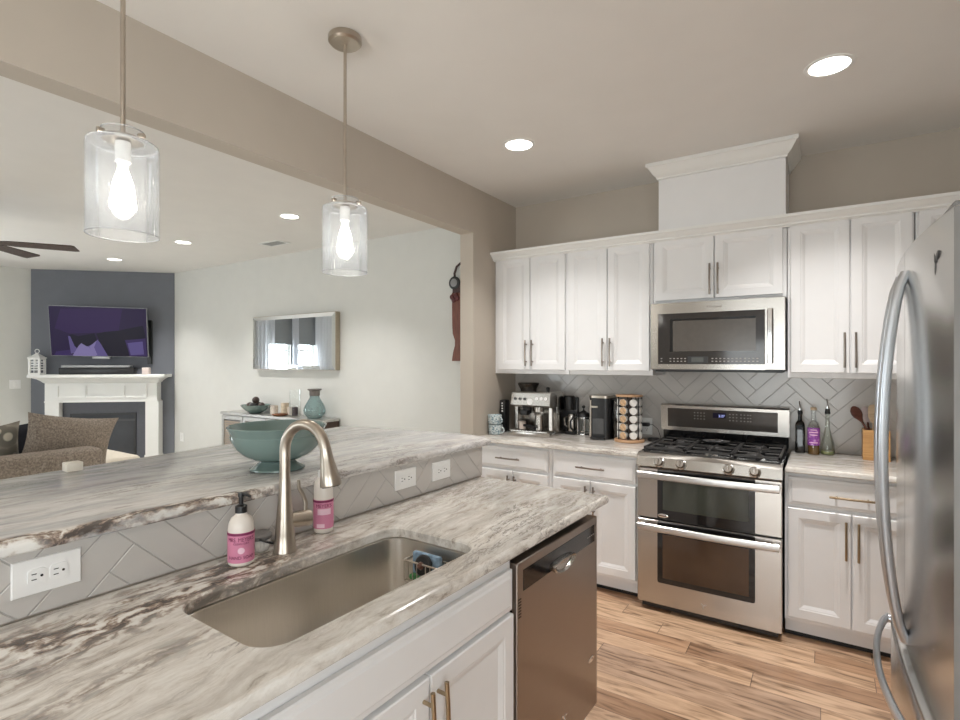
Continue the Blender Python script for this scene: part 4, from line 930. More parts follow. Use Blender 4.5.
# bottles right of the range
t = thing('vinegar_bottle', 'square dark vinegar bottle with steel pourer, standing nearest the range', 'bottle', (-.127, 3.745, .914))
bm = BM(); c = (-.127, 3.745)
loft(bm, [[(p[0], p[1], .9145+z) for p in rrect(c[0]-w, c[0]+w, c[1]-w, c[1]+w, min(w*.95, rr), 4)] for w, z, rr in ((.022, 0, .006), (.025, .004, .006), (.025, .165, .006), (.022, .18, .01), (.011, .195, .0105), (.0105, .235, .01))]); part('bottle', bm, glass('dark bottle glass', (.10, .08, .08), .03, .08), t)
bm = BM(); loft(bm, [[(p[0], p[1], .918+z) for p in rrect(c[0]-w, c[0]+w, c[1]-w, c[1]+w, .005, 4)] for w, z in ((.0235, 0), (.0235, .148))]); part('vinegar', bm, DARKLIQ, t)
bm = BM(); lathe(bm, [(.012, 0), (.0135, .004), (.012, .022)], (*c, 1.148), 16); part('stopper', bm, BLACK, t)
bm = BM(); tube(bm, [(*c, 1.17), (*c, 1.195), (c[0]-.004, c[1]-.004, 1.225)], [.006, .0045, .003], 10); part('pourer', bm, CHROME, t)
c = (-.057, 3.71)
t = thing('syrup_bottle', 'round glass bottle with purple label and cork, middle of the three bottles', 'bottle', (*c, .914))
bm = BM(); lathe(bm, [(.026, 0), (.031, .004), (.031, .165), (.027, .185), (.014, .20), (.0125, .25), (.0145, .252), (.0145, .262)], (*c, .9145), 26); part('bottle', bm, CLEAR, t)
bm = BM(); lathe(bm, [(.028, .004), (.029, .03), (.029, .055)], (*c, .9145), 22); part('liquid', bm, mat('amber liquid', (.16, .09, .03), .15), t)
ac = math.atan2(-c[1], -c[0]); bm = BM(); patch(bm, .0315, c, ac-1.6, ac+1.6, .972, 1.075, 24); lb = part('label', bm, figured('purple floral label', [(0, (.62, .45, .66)), (.35, (.36, .10, .42)), (.7, (.20, .03, .28)), (1, (.5, .3, .55))], 45), t)
bm = BM()
for z, w in ((1.06, .5), (1.045, .75), (1.03, .6), (.985, .7)): patch(bm, .0323, c, ac-w, ac+w, z, z+.005, 10)
part('label_print', bm, PINKL, lb, False)
bm = BM(); lathe(bm, [(.013, 0), (.016, .003), (.016, .014), (.013, .017)], (*c, 1.1770), 18); part('cork', bm, PALEWOOD, t)
c = (.012, 3.75)
t = thing('oil_cruet', 'clear pear-shaped glass oil cruet with black pourer, nearest the utensil box', 'bottle', (*c, .914))
bm = BM(); lathe(bm, [(.028, 0), (.036, .006), (.038, .03), (.032, .075), (.020, .12), (.012, .16), (.010, .235), (.012, .24)], (*c, .9145), 28); part('bottle', bm, GREENG, t)
bm = BM(); lathe(bm, [(.030, .003), (.0345, .01), (.035, .022)], (*c, .9145), 24); part('oil', bm, mat('pale oil', (.30, .33, .16), .1), t)
bm = BM(); lathe(bm, [(.012, 0), (.015, .003), (.013, .014), (.011, .03)], (*c, 1.1552), 16); part('stopper', bm, BLACK, t)
bm = BM(); tube(bm, [(*c, 1.184), (*c, 1.21), (c[0]-.003, c[1]-.003, 1.245)], [.006, .0045, .003], 10); part('pourer', bm, CHROME, t)
# utensil box
ux0, ux1, uy0, uy1, uz = .178, .30, 3.66, 3.78, 1.082
t = thing('utensil_box', 'square bamboo box full of cooking utensils beside the fridge handle', 'utensil holder', ((ux0+ux1)/2, 3.72, .914))
bm = BM(); w = .009
for a in ((ux0, ux1, uy0, uy0+w), (ux0, ux1, uy1-w, uy1), (ux0, ux0+w, uy0+w, uy1-w), (ux1-w, ux1, uy0+w, uy1-w)): box(bm, *a, .9145, 1.003); box(bm, *a, 1.0045, uz)
box(bm, ux0+w, ux1-w, uy0+w, uy1-w, .9145, .925)
for a in ((ux0+.001, ux1-.001, uy0+.001, uy0+w), (ux0+.001, ux1-.001, uy1-w, uy1-.001)): box(bm, *a, 1.003, 1.0045)
part('box', bm, BAMBOO, t, False)
def utensil(name, label, base, top, head, m, cat, hm=None, slots=0, thin=.25):
    base, top = Vector(base), Vector(top); d = (top-base).normalized()
    t = thing(name, label, cat, base)
    bm = BM(); tube(bm, [base, base.lerp(top, .5), top], [.0055, .005, .006], 10); part('handle', bm, m, t)
    side = d.cross(Vector((.55, -.84, 0))).normalized(); nn = side.cross(d)
    bm = BM(); rings = []
    for a, w in head:
        p = top+d*a; rings.append([p+side*(w*cos(q))+nn*(max(.002, w*thin)*sin(q)) for q in [2*pi*k/16 for k in range(16)]])
    loft(bm, rings); hd = part('head', bm, hm or m, t, 50)
    if slots:
        bm = BM()
        for s in range(slots):
            o_ = side*((s-(slots-1)/2)*.013); p0 = top+d*.03+o_-nn*.0005; p1 = top+d*.075+o_
            k = nn*.006
            for q in (0,): tube(bm, [p0, p1], .0028, 6); 
            bmesh.ops.translate(bm, vec=-nn*0.0, verts=bm.verts[-12:])
        part('slot', bm, DARKWOOD, hd)
    return t
DARKSP = wood('reddish rosewood', (.08, .025, .018), (.17, .06, .04), (3, 3, 12))
spoonh = [(-.01, .005), (.01, .014), (.03, .027), (.05, .031), (.07, .027), (.085, .014), (.09, .003)]
turn = [(-.01, .006), (.01, .020), (.03, .029), (.06, .031), (.085, .028), (.095, .020), (.098, .004)]
utensil('wooden_spoon', 'dark reddish wooden spoon leaning left in the utensil box', (.276, 3.686, .93), (.172, 3.686, 1.130), spoonh, DARKSP, 'spoon')
utensil('spatula', 'white and plum spatula between the wooden spoons in the utensil box', (.235, 3.735, .93), (.202, 3.735, 1.12), [(-.01, .005), (.005, .016), (.02, .02), (.07, .021), (.085, .017), (.09, .004)], DARKSP, 'spatula', mat('white silicone', (.72, .64, .66), .4, var=.1), thin=.15)
utensil('slotted_turner', 'pale wooden slotted turner leaning right in the utensil box', (.232, 3.712, .93), (.228, 3.708, 1.125), turn, PALEWOOD, 'turner', slots=3, thin=.12)
utensil('wooden_spoon', 'brown wooden spoon behind the slotted turner in the utensil box', (.265, 3.755, .93), (.262, 3.755, 1.14), spoonh, DARKSP, 'spoon')
# spoon rest on the middle grate
t = thing('spoon_rest', 'small oval silver and black spoon rest on the middle of the cooktop', 'spoon rest', (-.578, 3.60, .9505))
bm = BM(); lathe(bm, [(.05, 0), (.075, .006), (.082, .012), (.079, .013), (.05, .005), (.01, .004)], (-.578, 3.63, .9505), 28, sy=.8); part('dish', bm, DARKGREY, t)
bm = BM(); lathe(bm, [(.02, 0), (.045, .004), (.048, .010), (.03, .013), (.01, .014)], (-.578, 3.63, .9565), 24, sy=.6); part('insert', bm, CHROME, t)

# ---------------------------------------------------------------- bowl and box on the bar top
b0 = (-.849, -.935)
t = thing('footed_bowl', 'large grey-green glazed footed bowl on the raised bar top', 'bowl', (*b0, 1.088), PEN)
bm = BM(); lathe(bm, [(.088, 0), (.093, .003), (.092, .008), (.080, .015), (.066, .023), (.060, .029), (.064, .033)], (*b0, 1.0885), 48); part('foot', bm, TEAL, t)
bm = BM(); lathe(bm, [(.054, 0), (.090, .008), (.122, .026), (.143, .050), (.154, .076), (.156, .088), (.1535, .092), (.1555, .096), (.158, .103), (.1635, .112), (.166, .119), (.163, .122), (.159, .119), (.152, .10), (.146, .075), (.13, .045), (.09, .02), (.03, .012)], (*b0, 1.1215), 64); part('basin', bm, TEAL, t)
bm = BM(); box(bm, -1.42, -1.375, -1.388, -1.340, 1.0885, 1.119, .003, 2); single_pen('card_box', bm, mat('cream card', (.74, .70, .62), .6), 'small cream card box on the living room side of the bar top', 'box', (-1.4, -1.36, 1.0885))

# ---------------------------------------------------------------- lights
def pendant(x, y, label, up=0):
    t = thing('pendant_light', label, 'pendant light', (x, y, 1.82), group='pendant lights over the bar')
    bm = BM(); lathe(bm, [(.062, .0), (.064, -.004), (.064, -.022), (.056, -.030), (.010, -.032)], (x, y, ZC-.001), 36); part('canopy', bm, NICK, t)
    bm = BM(); cyl(bm, (x, y, 2.065), (x, y, ZC-.03), .0062, n=14); part('rod', bm, NICK, t)
    bm = BM(); lathe(bm, [(.087, 1.815), (.087, 2.055), (.084, 2.066), (.076, 2.072), (.052, 2.073), (.050, 2.075), (.050, 2.102)], (x, y, 0), 56, cap0=False, cap1=False)
    lathe(bm, [(.0845, 1.815), (.0845, 2.054), (.082, 2.063), (.075, 2.069), (.052, 2.070)], (x, y, 0), 56, cap0=False, cap1=False)
    lathe(bm, [(.0845, 1.815), (.087, 1.815)], (x, y, 0), 56, cap0=False, cap1=False); gs = part('glass_shade', bm, SHADEG, t, 50)
    for rr, zz in ((.0858, 1.815), (.0835, 2.0655), (.051, 2.102)):
        bm = BM(); tube(bm, [(x+rr*cos(a), y+rr*sin(a), zz) for a in [2*pi*i/48 for i in range(49)]], .0016, 6); part('glass_rim', bm, RIMG, gs, label='bright rim edge of the glass')
    bm = BM(); lathe(bm, [(.0485, 2.076), (.0485, 2.084), (.030, 2.090), (.008, 2.092)], (x, y, 0), 32); hl = part('holder_disc', bm, NICK, t)
    for k in range(3):
        bm = BM(); a = 2*pi*k/3+.5; cyl(bm, (x+.046*cos(a), y+.046*sin(a), 2.088), (x+.062*cos(a), y+.062*sin(a), 2.088), .007, n=12); part('thumb_screw', bm, NICK, hl)
    bm = BM(); lathe(bm, [(.008, 2.075), (.019, 2.072), (.019, 2.018), (.014, 2.012)], (x, y, 0), 24); part('socket', bm, PLATE, t)
    bm = BM(); lathe(bm, [(.012, 2.011), (.013, 1.995), (.024, 1.960), (.029, 1.93), (.025, 1.905), (.012, 1.892), (.003, 1.89)], (x, y, 0), 28); bl = part('bulb', bm, BULB, t)
    l = bpy.data.lights.new('pendant_lamp', 'POINT'); l.energy = PENDANT_POWER; l.shadow_soft_size = .034; l.color = (1, .94, .86)
    lo = bpy.data.objects.new('pendant_lamp', l); COL.objects.link(lo); lo.location = (x, y, 1.93)
pendant(-1.625, .69, 'near clear glass pendant light, its canopy out of view')
pendant(-1.578, 1.455, 'farther clear glass pendant light with its round canopy on the ceiling')
def can(x, y, label, power, r=.082, warm=(1, .97, .94)):
    t = thing('recessed_light', label, 'recessed light', (x, y, ZC), group='recessed ceiling lights')
    bm = BM(); loft(bm, [circ((x, y, ZC-z), Vector((1, 0, 0)), Vector((0, 1, 0)), q, 32) for z, q in ((.0005, r+.012), (.004, r+.011), (.006, r+.002), (.004, r-.004), (.002, r-.005))], False, False); part('trim_ring', bm, TRIMW, t)
    bm = BM(); loft(bm, [circ((x, y, ZC-z), Vector((1, 0, 0)), Vector((0, 1, 0)), q, 32) for z, q in ((.0015, r-.004), (.0035, r-.01), (.0045, r*.5))]); part('lens', bm, CANGLOW, t)
    l = bpy.data.lights.new('recessed_lamp', 'AREA'); l.shape = 'DISK'; l.size = 2*r*.9; l.energy = power; l.color = warm; l.spread = R(CAN_SPREAD)
    lo = bpy.data.objects.new('recessed_lamp', l); COL.objects.link(lo); lo.location = (x, y, ZC-.012)
can(-1.51, 2.74, 'round recessed ceiling light above the kitchen corner, by the partition wall', CAN_POWER*.8)
can(.015, 2.735, 'round recessed ceiling light nearest the fridge and camera', CAN_POWER)
can(-.75, -1.2, 'extra recessed ceiling light added unseen behind the camera', CAN_POWER)  # out of view, added only to light the kitchen
can(-3.945, 2.997, 'living room recessed light closest to the partition opening', LIVING_CAN, .078)
can(-5.762, 3.027, 'living room recessed light, middle of the visible row', LIVING_CAN, .078)
can(-7.458, 3.073, 'living room recessed light closest to the fireplace', LIVING_CAN, .078)
can(-5.762, -.6, 'living room recessed light on the window side', LIVING_CAN, .078)
bm = BM(); vx, vy = -4.98, 3.59
fr_ = [(vx-.16, vx+.16, vy-.085, vy-.065), (vx-.16, vx+.16, vy+.065, vy+.085), (vx-.16, vx-.14, vy-.065, vy+.065), (vx+.14, vx+.16, vy-.065, vy+.065)]
for a in fr_: box(bm, *a, ZC-.008, ZC-.0005)
t = thing('ceiling_vent', 'small rectangular slatted air vent in the living room ceiling', 'vent', (vx, vy, ZC)); part('frame', bm, TRIMW, t, False)
bm = BM()
for i in range(9): box(bm, vx-.14, vx+.14, vy-.062+.0138*i, vy-.055+.0138*i, ZC-.006, ZC-.001)
part('slats', bm, mat('grey vent slat', (.40, .40, .39), .5), t, False)

# ---------------------------------------------------------------- living room
# mirror
t = thing('wall_mirror', 'wide rectangular mirror with champagne frame hanging on the living room wall', 'mirror', (-5.22, 4.0, 1.69))
m0, m1, q0, q1 = -5.92, -4.445, 1.366, 2.006
bm = BM(); box(bm, m0, m1, 3.962, 4.028, q0, q1, .002, 1); part('frame', bm, mat('champagne frame', (.42, .36, .28), .35, .6), t, False)
bm = BM(); nested(bm, m0+.004, m1-.004, q0+.004, q1-.004, 3.955, [(0, .0065), (0, .005), (.045, 0), (.05, 0)]); part('mirror_glass', bm, MIRROR, t, False)
# console cabinet
k0, k1, ky0, ky1, kz = -6.22, -4.44, 3.74, 4.015, .845
t = thing('console_cabinet', 'silver framed console cabinet with louvred doors under the wall mirror', 'cabinet', ((k0+k1)/2, 3.88, 0))
SILV = mat('silver leaf', (.48, .47, .45), .3, .7, var=.1)
bm = BM(); box(bm, k0-.015, k1+.01, ky0-.015, ky1, kz-.03, kz, .003, 1); part('top', bm, SILV, t, False)
bm = BM(); box(bm, k0, k1-.03, ky0+.012, ky1-.005, .10, kz-.031); part('body', bm, mat('grey cabinet body', (.26, .25, .24), .5), t, False)
bm = BM(); box(bm, k1-.029, k1, ky0, ky1-.005, .10, kz-.031); part('side_panel', bm, DARKWOOD, t, False, label='dark brown wooden end panel')
for x in (k0+.02, k1-.07):
    for y in (ky0+.02, ky1-.07):
        bm = BM(); box(bm, x, x+.05, y, y+.05, 0, .099); part('leg', bm, SILV, t, False)
nd_ = 4; wdt = (k1-.03-k0)/nd_
for i in range(nd_):
    a, b = k0+wdt*i+.006, k0+wdt*(i+1)-.006
    bm = BM(); fr(bm, a, b, .12, kz-.04, ky0-.008, ky0+.011, .045); d = part('door', bm, SILV, t, False)
    bm = BM()
    for k in range(22):
        z = .17+.0275*k
        if z+.02 < kz-.088: prism(bm, [(ky0-.004, z), (ky0+.002, z+.018), (ky0+.006, z+.018), (ky0, z)], a+.045, b-.045, 'yz')
    part('louvres', bm, mat('warm louvre', (.34, .27, .21), .45), d, False)
# things on the console
c = (-5.70, 3.85)
t = thing('console_bowl', 'grey-green bowl of dark decorative balls on the console', 'bowl', (*c, kz))
bm = BM(); lathe(bm, [(.06, 0), (.07, .004), (.12, .035), (.165, .085), (.172, .10), (.166, .10), (.115, .045), (.06, .015), (.01, .012)], (*c, kz+.0005), 36); part('basin', bm, TEAL, t)
for i, (dx, dy, dz, col) in enumerate(((-.07, -.03, .088, 0), (.02, -.052, .088, 1), (.08, .02, .088, 0), (-.02, .055, .088, 1), (.0, .0, .155, 0))):
    bm = BM(); bmesh.ops.create_uvsphere(bm, u_segments=18, v_segments=12, radius=.042, matrix=Matrix.Translation((c[0]+dx, c[1]+dy, kz+dz)))
    single('decorative_ball', bm, (mat('dark brown ball', (.05, .03, .025), .4), mat('charcoal ball', (.03, .03, .032), .3))[col], 'dark decorative ball piled in the bowl on the console', 'ball', (c[0]+dx, c[1]+dy, kz+dz), group='balls in the console bowl')
def lathed(name, label, cat, c, prof, m, z=kz, group=None, n=24, **kw):
    bm = BM(); lathe(bm, prof, (*c, z+.0005), n, **kw); return single(name, bm, m, label, cat, (*c, z), group=group)
VOT = mat('frosted votive', (.62, .55, .48), .3, var=.15, scale=40)
lathed('votive_holder', 'frosted candle cup beside the bowl on the console', 'candle holder', (-5.42, 3.90), [(.035, 0), (.042, .004), (.045, .10), (.041, .10), (.038, .02), (.01, .018)], VOT)
lathed('votive_holder', 'taller tan candle cup behind the copper dish on the console', 'candle holder', (-5.29, 3.95), [(.035, 0), (.043, .004), (.046, .13), (.042, .13), (.038, .02), (.01, .018)], mat('tan votive', (.55, .46, .34), .3, var=.2))
lathed('copper_dish', 'small copper rimmed dish on the console', 'dish', (-5.19, 3.81), [(.06, 0), (.085, .012), (.09, .022), (.083, .022), (.05, .008), (.01, .007)], mat('copper', (.30, .12, .06), .3, .8))
lathed('votive_holder', 'pale candle cup standing behind the small copper dish', 'candle holder', (-5.14, 3.92), [(.03, 0), (.038, .004), (.04, .09), (.036, .09), (.033, .02), (.01, .018)], VOT)
c = (-4.99, 3.86)
t = thing('hurricane_candle', 'clear glass cylinder with a dark candle inside on the console', 'candle holder', (*c, kz))
bm = BM(); lathe(bm, [(.062, 0), (.062, .004), (.062, .30)], (*c, kz+.0005), 30, cap1=False); part('glass_cylinder', bm, CLEAR, t)
bm = BM(); lathe(bm, [(.034, .006), (.034, .10), (.03, .103)], (*c, kz), 22); part('candle', bm, mat('dark wax', (.05, .03, .035), .4), t)
c = (-4.85, 3.92)
t = thing('hurricane_candle', 'small clear glass tumbler beside the aqua vase on the console', 'candle holder', (*c, kz))
bm = BM(); lathe(bm, [(.04, 0), (.045, .004), (.05, .10)], (*c, kz+.0005), 26, cap1=False); part('glass_cylinder', bm, CLEAR, t)
c = (-4.66, 3.86)
t = thing('glass_vase', 'aqua glass bottle vase with grey neck on the right end of the console', 'vase', (*c, kz))
bm = BM(); lathe(bm, [(.06, 0), (.075, .006), (.110, .05), (.117, .085), (.105, .13), (.077, .18), (.054, .22), (.05, .245)], (*c, kz+.0005), 36); part('vase_body', bm, AQUAG, t)
bm = BM(); lathe(bm, [(.052, .244), (.055, .25), (.055, .295), (.075, .308), (.075, .318), (.045, .318)], (*c, kz), 30); part('neck_collar', bm, mat('grey stone collar', (.17, .15, .135), .6), t)
# wall ornament by the partition
t = thing('wall_ornament', 'red wooden wall ornament with black dial and curled top beside the partition wall', 'wall ornament', (-2.86, 4.0, 1.46))
poly = [(-2.905, 1.467), (-2.81, 1.467), (-2.81, 2.02), (-2.80, 2.10), (-2.905, 2.10), (-2.90, 1.80), (-2.895, 1.72), (-2.87, 1.66), (-2.87, 1.61), (-2.89, 1.55)]
bm = BM(); prism(bm, list(reversed(poly)), 3.985, 4.028, 'xz'); part('board', bm, REDWOOD, t, False)
bm = BM(); lathe(bm, [(.055, 0), (.06, .006), (.06, .02), (.045, .026)], (0, 0, 0), 28); bm.transform(Matrix.Translation((-2.875, 4.0, 2.19)) @ Matrix.Rotation(pi/2, 4, 'X')); dl = part('dial', bm, BLACK, t)
bm = BM(); lathe(bm, [(.038, .0262), (.03, .029)], (0, 0, 0), 24); bm.transform(Matrix.Translation((-2.875, 4.0, 2.19)) @ Matrix.Rotation(pi/2, 4, 'X')); part('dial_face', bm, mat('dial grey', (.25, .25, .25), .3), dl)
bm = BM(); box(bm, -2.90, -2.80, 3.985, 4.02, 2.09, 2.18, .004, 1); tube(bm, [(-2.88, 4.0, 2.23), (-2.885, 4.0, 2.28), (-2.86, 4.0, 2.34), (-2.81, 4.0, 2.375), (-2.76, 4.0, 2.34), (-2.765, 4.0, 2.28)], .011, 10); part('curled_hook', bm, mat('black red iron', (.05, .02, .018), .4), t)
bm = BM()
for dx, dz in ((-.02, 2.06), (.025, 2.075), (.0, 2.03), (.04, 2.045)): lathe(bm, [(.022, 0), (.026, .006), (.018, .016)], (0, 0, 0), 14); bmesh.ops.transform(bm, matrix=Matrix.Translation((-2.88+dx, 3.986, dz)) @ Matrix.Rotation(pi/2, 4, 'X'), verts=bm.verts[-42:])
part('carved_rosette', bm, mat('dark carving', (.10, .02, .02), .4), t)
LW = Matrix.Translation((0, 4.0295, 0))
outlet('white outlet low on the living room wall beside the fireplace corner', -7.70, .38, .078, .12, LW, 2)
WW = Matrix.Translation((-9.2395, 0, 0)) @ Matrix.Rotation(pi/2, 4, 'Z')
outlet('white light switch on the wall left of the fireplace', 2.60, 1.15, .12, .12, WW, 0, 'switch')

# fireplace (frame: x along the wall, -y into the room)
t = thing('fireplace', 'white panelled fireplace surround with mantel shelf on the charcoal wall', 'fireplace', (.93, -.2, 0), FIRE)
fc = .95
def mring(o, z): return [(fc-.70-o, -.003, z), (fc-.70-o, -.15-o, z), (fc+.70+o, -.15-o, z), (fc+.70+o, -.003, z)]
bm = BM(); loft(bm, [mring(.0, 1.16), mring(.02, 1.175), mring(.03, 1.19), mring(.06, 1.215), mring(.095, 1.232), mring(.108, 1.236)]); part('cornice', bm, TRIMW, t, False)
bm = BM(); box(bm, fc-.845, fc+.845, -.28, -.003, 1.237, 1.28, .006, 2); part('mantel_shelf', bm, TRIMW, t, False)
for x in (fc-.70, fc+.55):
    bm = BM(); box(bm, x, x+.17, -.15, -.003, 0, .899); box(bm, x-.008, x+.178, -.16, -.003, 0, .14); lg = part('leg', bm, TRIMW, t, False)
bm = BM(); box(bm, fc-.70, fc+.70, -.15, -.003, .90, 1.159); box(bm, fc-.705, fc+.705, -.156, -.003, .895, .915); fz = part('frieze', bm, TRIMW, t, False)
for a, b in ((fc-.52, fc-.22), (fc-.17, fc+.25), (fc+.30, fc+.54)):
    bm = BM(); fr(bm, a-.03, b+.03, .955, 1.14, -.166, -.149, .018); part('panel_moulding', bm, TRIMW, fz, False)
SLATE = mat('dark slate tile', (.085, .088, .105), .45, var=.06)
bm = BM(); fr(bm, fc-.55, fc+.55, .02, .894, -.06, -.004, .16); box(bm, fc-.39, fc+.39, -.055, -.004, .18, .2); part('slate_surround', bm, SLATE, t, False)
bm = BM(); fr(bm, fc-.43, fc+.40, .12, .735, -.075, -.0605, .03); part('firebox_frame', bm, BLACK, t, False)
bm = BM(); box(bm, fc-.39, fc+.39, -.054, -.006, .20, .73); part('firebox_back', bm, mat('soot', (.02, .02, .022), .8), t, False)
bm = BM(); box(bm, fc-.40, fc+.37, -.0685, -.064, .15, .705); part('firebox_glass', bm, mat('dark firebox glass', (.05, .055, .065), .08, var=.3, scale=2), t, False)
bm = BM(); box(bm, fc-.42, fc+.39, -.078, -.0755, .62, .65); part('louvre_bar', bm, mat('dark metal', (.05, .05, .055), .4), t, False)
# television on a tilting mount
t = thing('television', 'flat television on the charcoal wall showing pillows in purple light, tilted forward', 'television', (.92, -.15, 1.88), FIRE)
TM = Matrix.Translation((.93, -.165, 1.872)) @ Matrix.Rotation(R(8), 4, 'X') @ Matrix.Rotation(R(1.0), 4, 'Y')
tw, th_ = .608, .345
def tvb(bm): bm.transform(TM); return bm
bm = BM(); box(bm, -tw, tw, -.012, .02, -th_, th_, .003, 1); part('housing', tvb(bm), mat('silver tv edge', (.30, .30, .31), .35, .5), t, False)
SCR = [emit('screen purple', (.014, .006, .036), 1), emit('screen navy', (.005, .003, .013), 1), emit('screen violet', (.030, .016, .080), 1), emit('screen lilac', (.17, .14, .30), 1), emit('screen dusk', (.022, .008, .055), 1), emit('screen lavender', (.085, .065, .19), 1)]
bm = BM()
def flat(poly, mi, y): 
    vs = [bm.verts.new((p[0], y, p[1])) for p in poly]; f = bm.faces.new(vs); f.material_index = mi
sxp = lambda u, v: (-tw+.006+(tw*2-.012)*u, th_-.006-(th_*2-.012)*v)
P = lambda *a: [sxp(*q) for q in a]
flat(P((0, 0), (1, 0), (1, 1), (0, 1)), 0, -.0125)
flat(P((.12, .05), (.75, .02), (.7, .5), (.45, .52), (.2, .55), (.05, .45)), 4, -.0128)
flat(P((.05, .92), (.3, .85), (.6, .88), (.62, 1), (.03, 1)), 2, -.0131)
flat(P((.19, .58), (.22, .56), (.28, .60), (.45, .53), (.48, .72), (.36, .95), (.2, .97)), 1, -.0134)
flat(P((.47, .54), (.55, .50), (.73, .46), (.78, .62), (.8, 1), (.58, 1), (.5, .7)), 1, -.0136)
flat(P((.18, .60), (.20, .60), (.24, .80), (.30, .92), (.2, .96)), 5, -.0137)
flat(P((.22, .98), (.28, .80), (.31, .74), (.36, .80), (.43, .82), (.46, 1), (.22, 1)), 3, -.0139)
flat(P((.38, .80), (.44, .74), (.48, .66), (.52, .78), (.58, 1), (.46, 1)), 5, -.0141)
flat(P((.39, .81), (.47, .68), (.44, .82), (.47, .98), (.44, .98)), 3, -.0143)
flat(P((.73, .45), (.96, .35), (.985, .60), (.82, .68), (.76, .62)), 1, -.0141)
flat(P((.765, .66), (.98, .62), (.99, .98), (.81, .99)), 2, -.0144)
flat(P((.79, .72), (.95, .68), (.96, .95), (.82, .97)), 5, -.0147)
part('screen', tvb(bm), SCR, t, False)
bm = BM(); box(bm, .84, 1.0, -.10, -.002, 1.78, 1.95, .004, 1); box(bm, .89, .95, -.155, -.09, 1.83, 1.90); part('wall_mount', bm, BLACK, t, False)
bm = BM(); box(bm, -.11, .11, -.004, .03, -th_-.035, -th_-.001, .006, 2); part('sensor_foot', tvb(bm), mat('silver foot', (.45, .45, .46), .3, .6), t)
t = thing('soundbar', 'long black soundbar lying on the mantel shelf below the television', 'soundbar', (.93, -.17, 1.281), FIRE)
bm = BM(); box(bm, .455, 1.385, -.225, -.115, 1.2815, 1.375, .01, 2); part('body', bm, BLACK, t)
bm = BM(); box(bm, .48, 1.33, -.22, -.12, 1.3752, 1.408, .008, 2); part('top_grille', bm, mat('silver grille', (.36, .37, .38), .4, .4), t)
t = thing('lantern', 'white wooden lantern on the left end of the mantel shelf', 'lantern', (.165, -.16, 1.281), FIRE)
lx, ly = .165, -.16; h_ = .07
bm = BM(); box(bm, lx-h_, lx+h_, ly-h_, ly+h_, 1.2815, 1.305); box(bm, lx-h_, lx+h_, ly-h_, ly+h_, 1.485, 1.50)
for sx_ in (-1, 1):
    for sy_ in (-1, 1): box(bm, lx+sx_*.058-.012, lx+sx_*.058+.012, ly+sy_*.058-.012, ly+sy_*.058+.012, 1.305, 1.485)
for z in (1.34, 1.375, 1.41, 1.445): box(bm, lx-.05, lx+.05, ly-.064, ly-.058, z, z+.016); box(bm, lx+.058, lx+.064, ly-.05, ly+.05, z, z+.016)
part('frame', bm, TRIMW, t, False)
bm = BM(); loft(bm, [[(lx-q, ly-q, z), (lx+q, ly-q, z), (lx+q, ly+q, z), (lx-q, ly+q, z)] for q, z in ((.078, 1.5005), (.078, 1.51), (.02, 1.56), (.012, 1.575))]); part('roof', bm, TRIMW, t, False)
bm = BM(); tube(bm, [(lx+.026*cos(a), ly, 1.60+.026*sin(a)) for a in [2*pi*i/20-pi/2 for i in range(21)]], .004, 8); part('ring', bm, TRIMW, t)
bm = BM(); cyl(bm, (lx, ly, 1.3055), (lx, ly, 1.40), .03, n=20); part('candle', bm, mat('grey candle', (.30, .30, .30), .6), t)
bm = BM(); box(bm, 1.475, 1.565, -.2, -.13, 1.2815, 1.375, .006, 2); single('mantel_block', bm, mat('pinkish white block', (.72, .62, .58), .5), 'small pinkish white block on the right end of the mantel shelf', 'ornament', (1.52, -.16, 1.2815), FIRE)
bm = BM(); box(bm, 1.485, 1.54, -.05, -.003, 1.42, 2.05, .006, 1); single('slim_speaker', bm, BLACK, 'slim upright black speaker on the charcoal wall behind the television edge', 'speaker', (1.51, -.03, 1.42), FIRE)

# sofa seen from behind over the bar
TWEED = figured('brown tweed', [(.25, (.15, .12, .095)), (.5, (.27, .225, .185)), (.75, (.40, .345, .29))], 90, .95, 'NOISE')
t = thing('sofa', 'brown tweed sofa seen from behind beyond the bar top', 'sofa', (-4.95, .5, 0))
bm = BM(); box(bm, -4.72, -4.50, -.9, 1.785, .08, .825, .035, 3); part('backrest', bm, TWEED, t)
bm = BM(); box(bm, -5.45, -4.725, -.88, 1.72, .08, .40, .02, 2); part('seat_base', bm, TWEED, t)
for y0 in (-.66, .46):
    bm = BM(); box(bm, -5.47, -4.73, y0, y0+1.1, .405, .56, .045, 3); part('seat_cushion', bm, TWEED, t)
bm = BM(); box(bm, -5.45, -4.725, 1.62, 1.785, .405, .57, .04, 3); part('armrest', bm, TWEED, t)
bm = BM(); box(bm, -5.45, -4.725, -.9, -.69, .405, .66, .04, 3); part('armrest', bm, TWEED, t)
for x in (-5.4, -4.6):
    for y in (-.82, 1.66): bm = BM(); cyl(bm, (x, y, 0), (x, y, .085), .025, .03, 14); part('foot', bm, DARKWOOD, t)
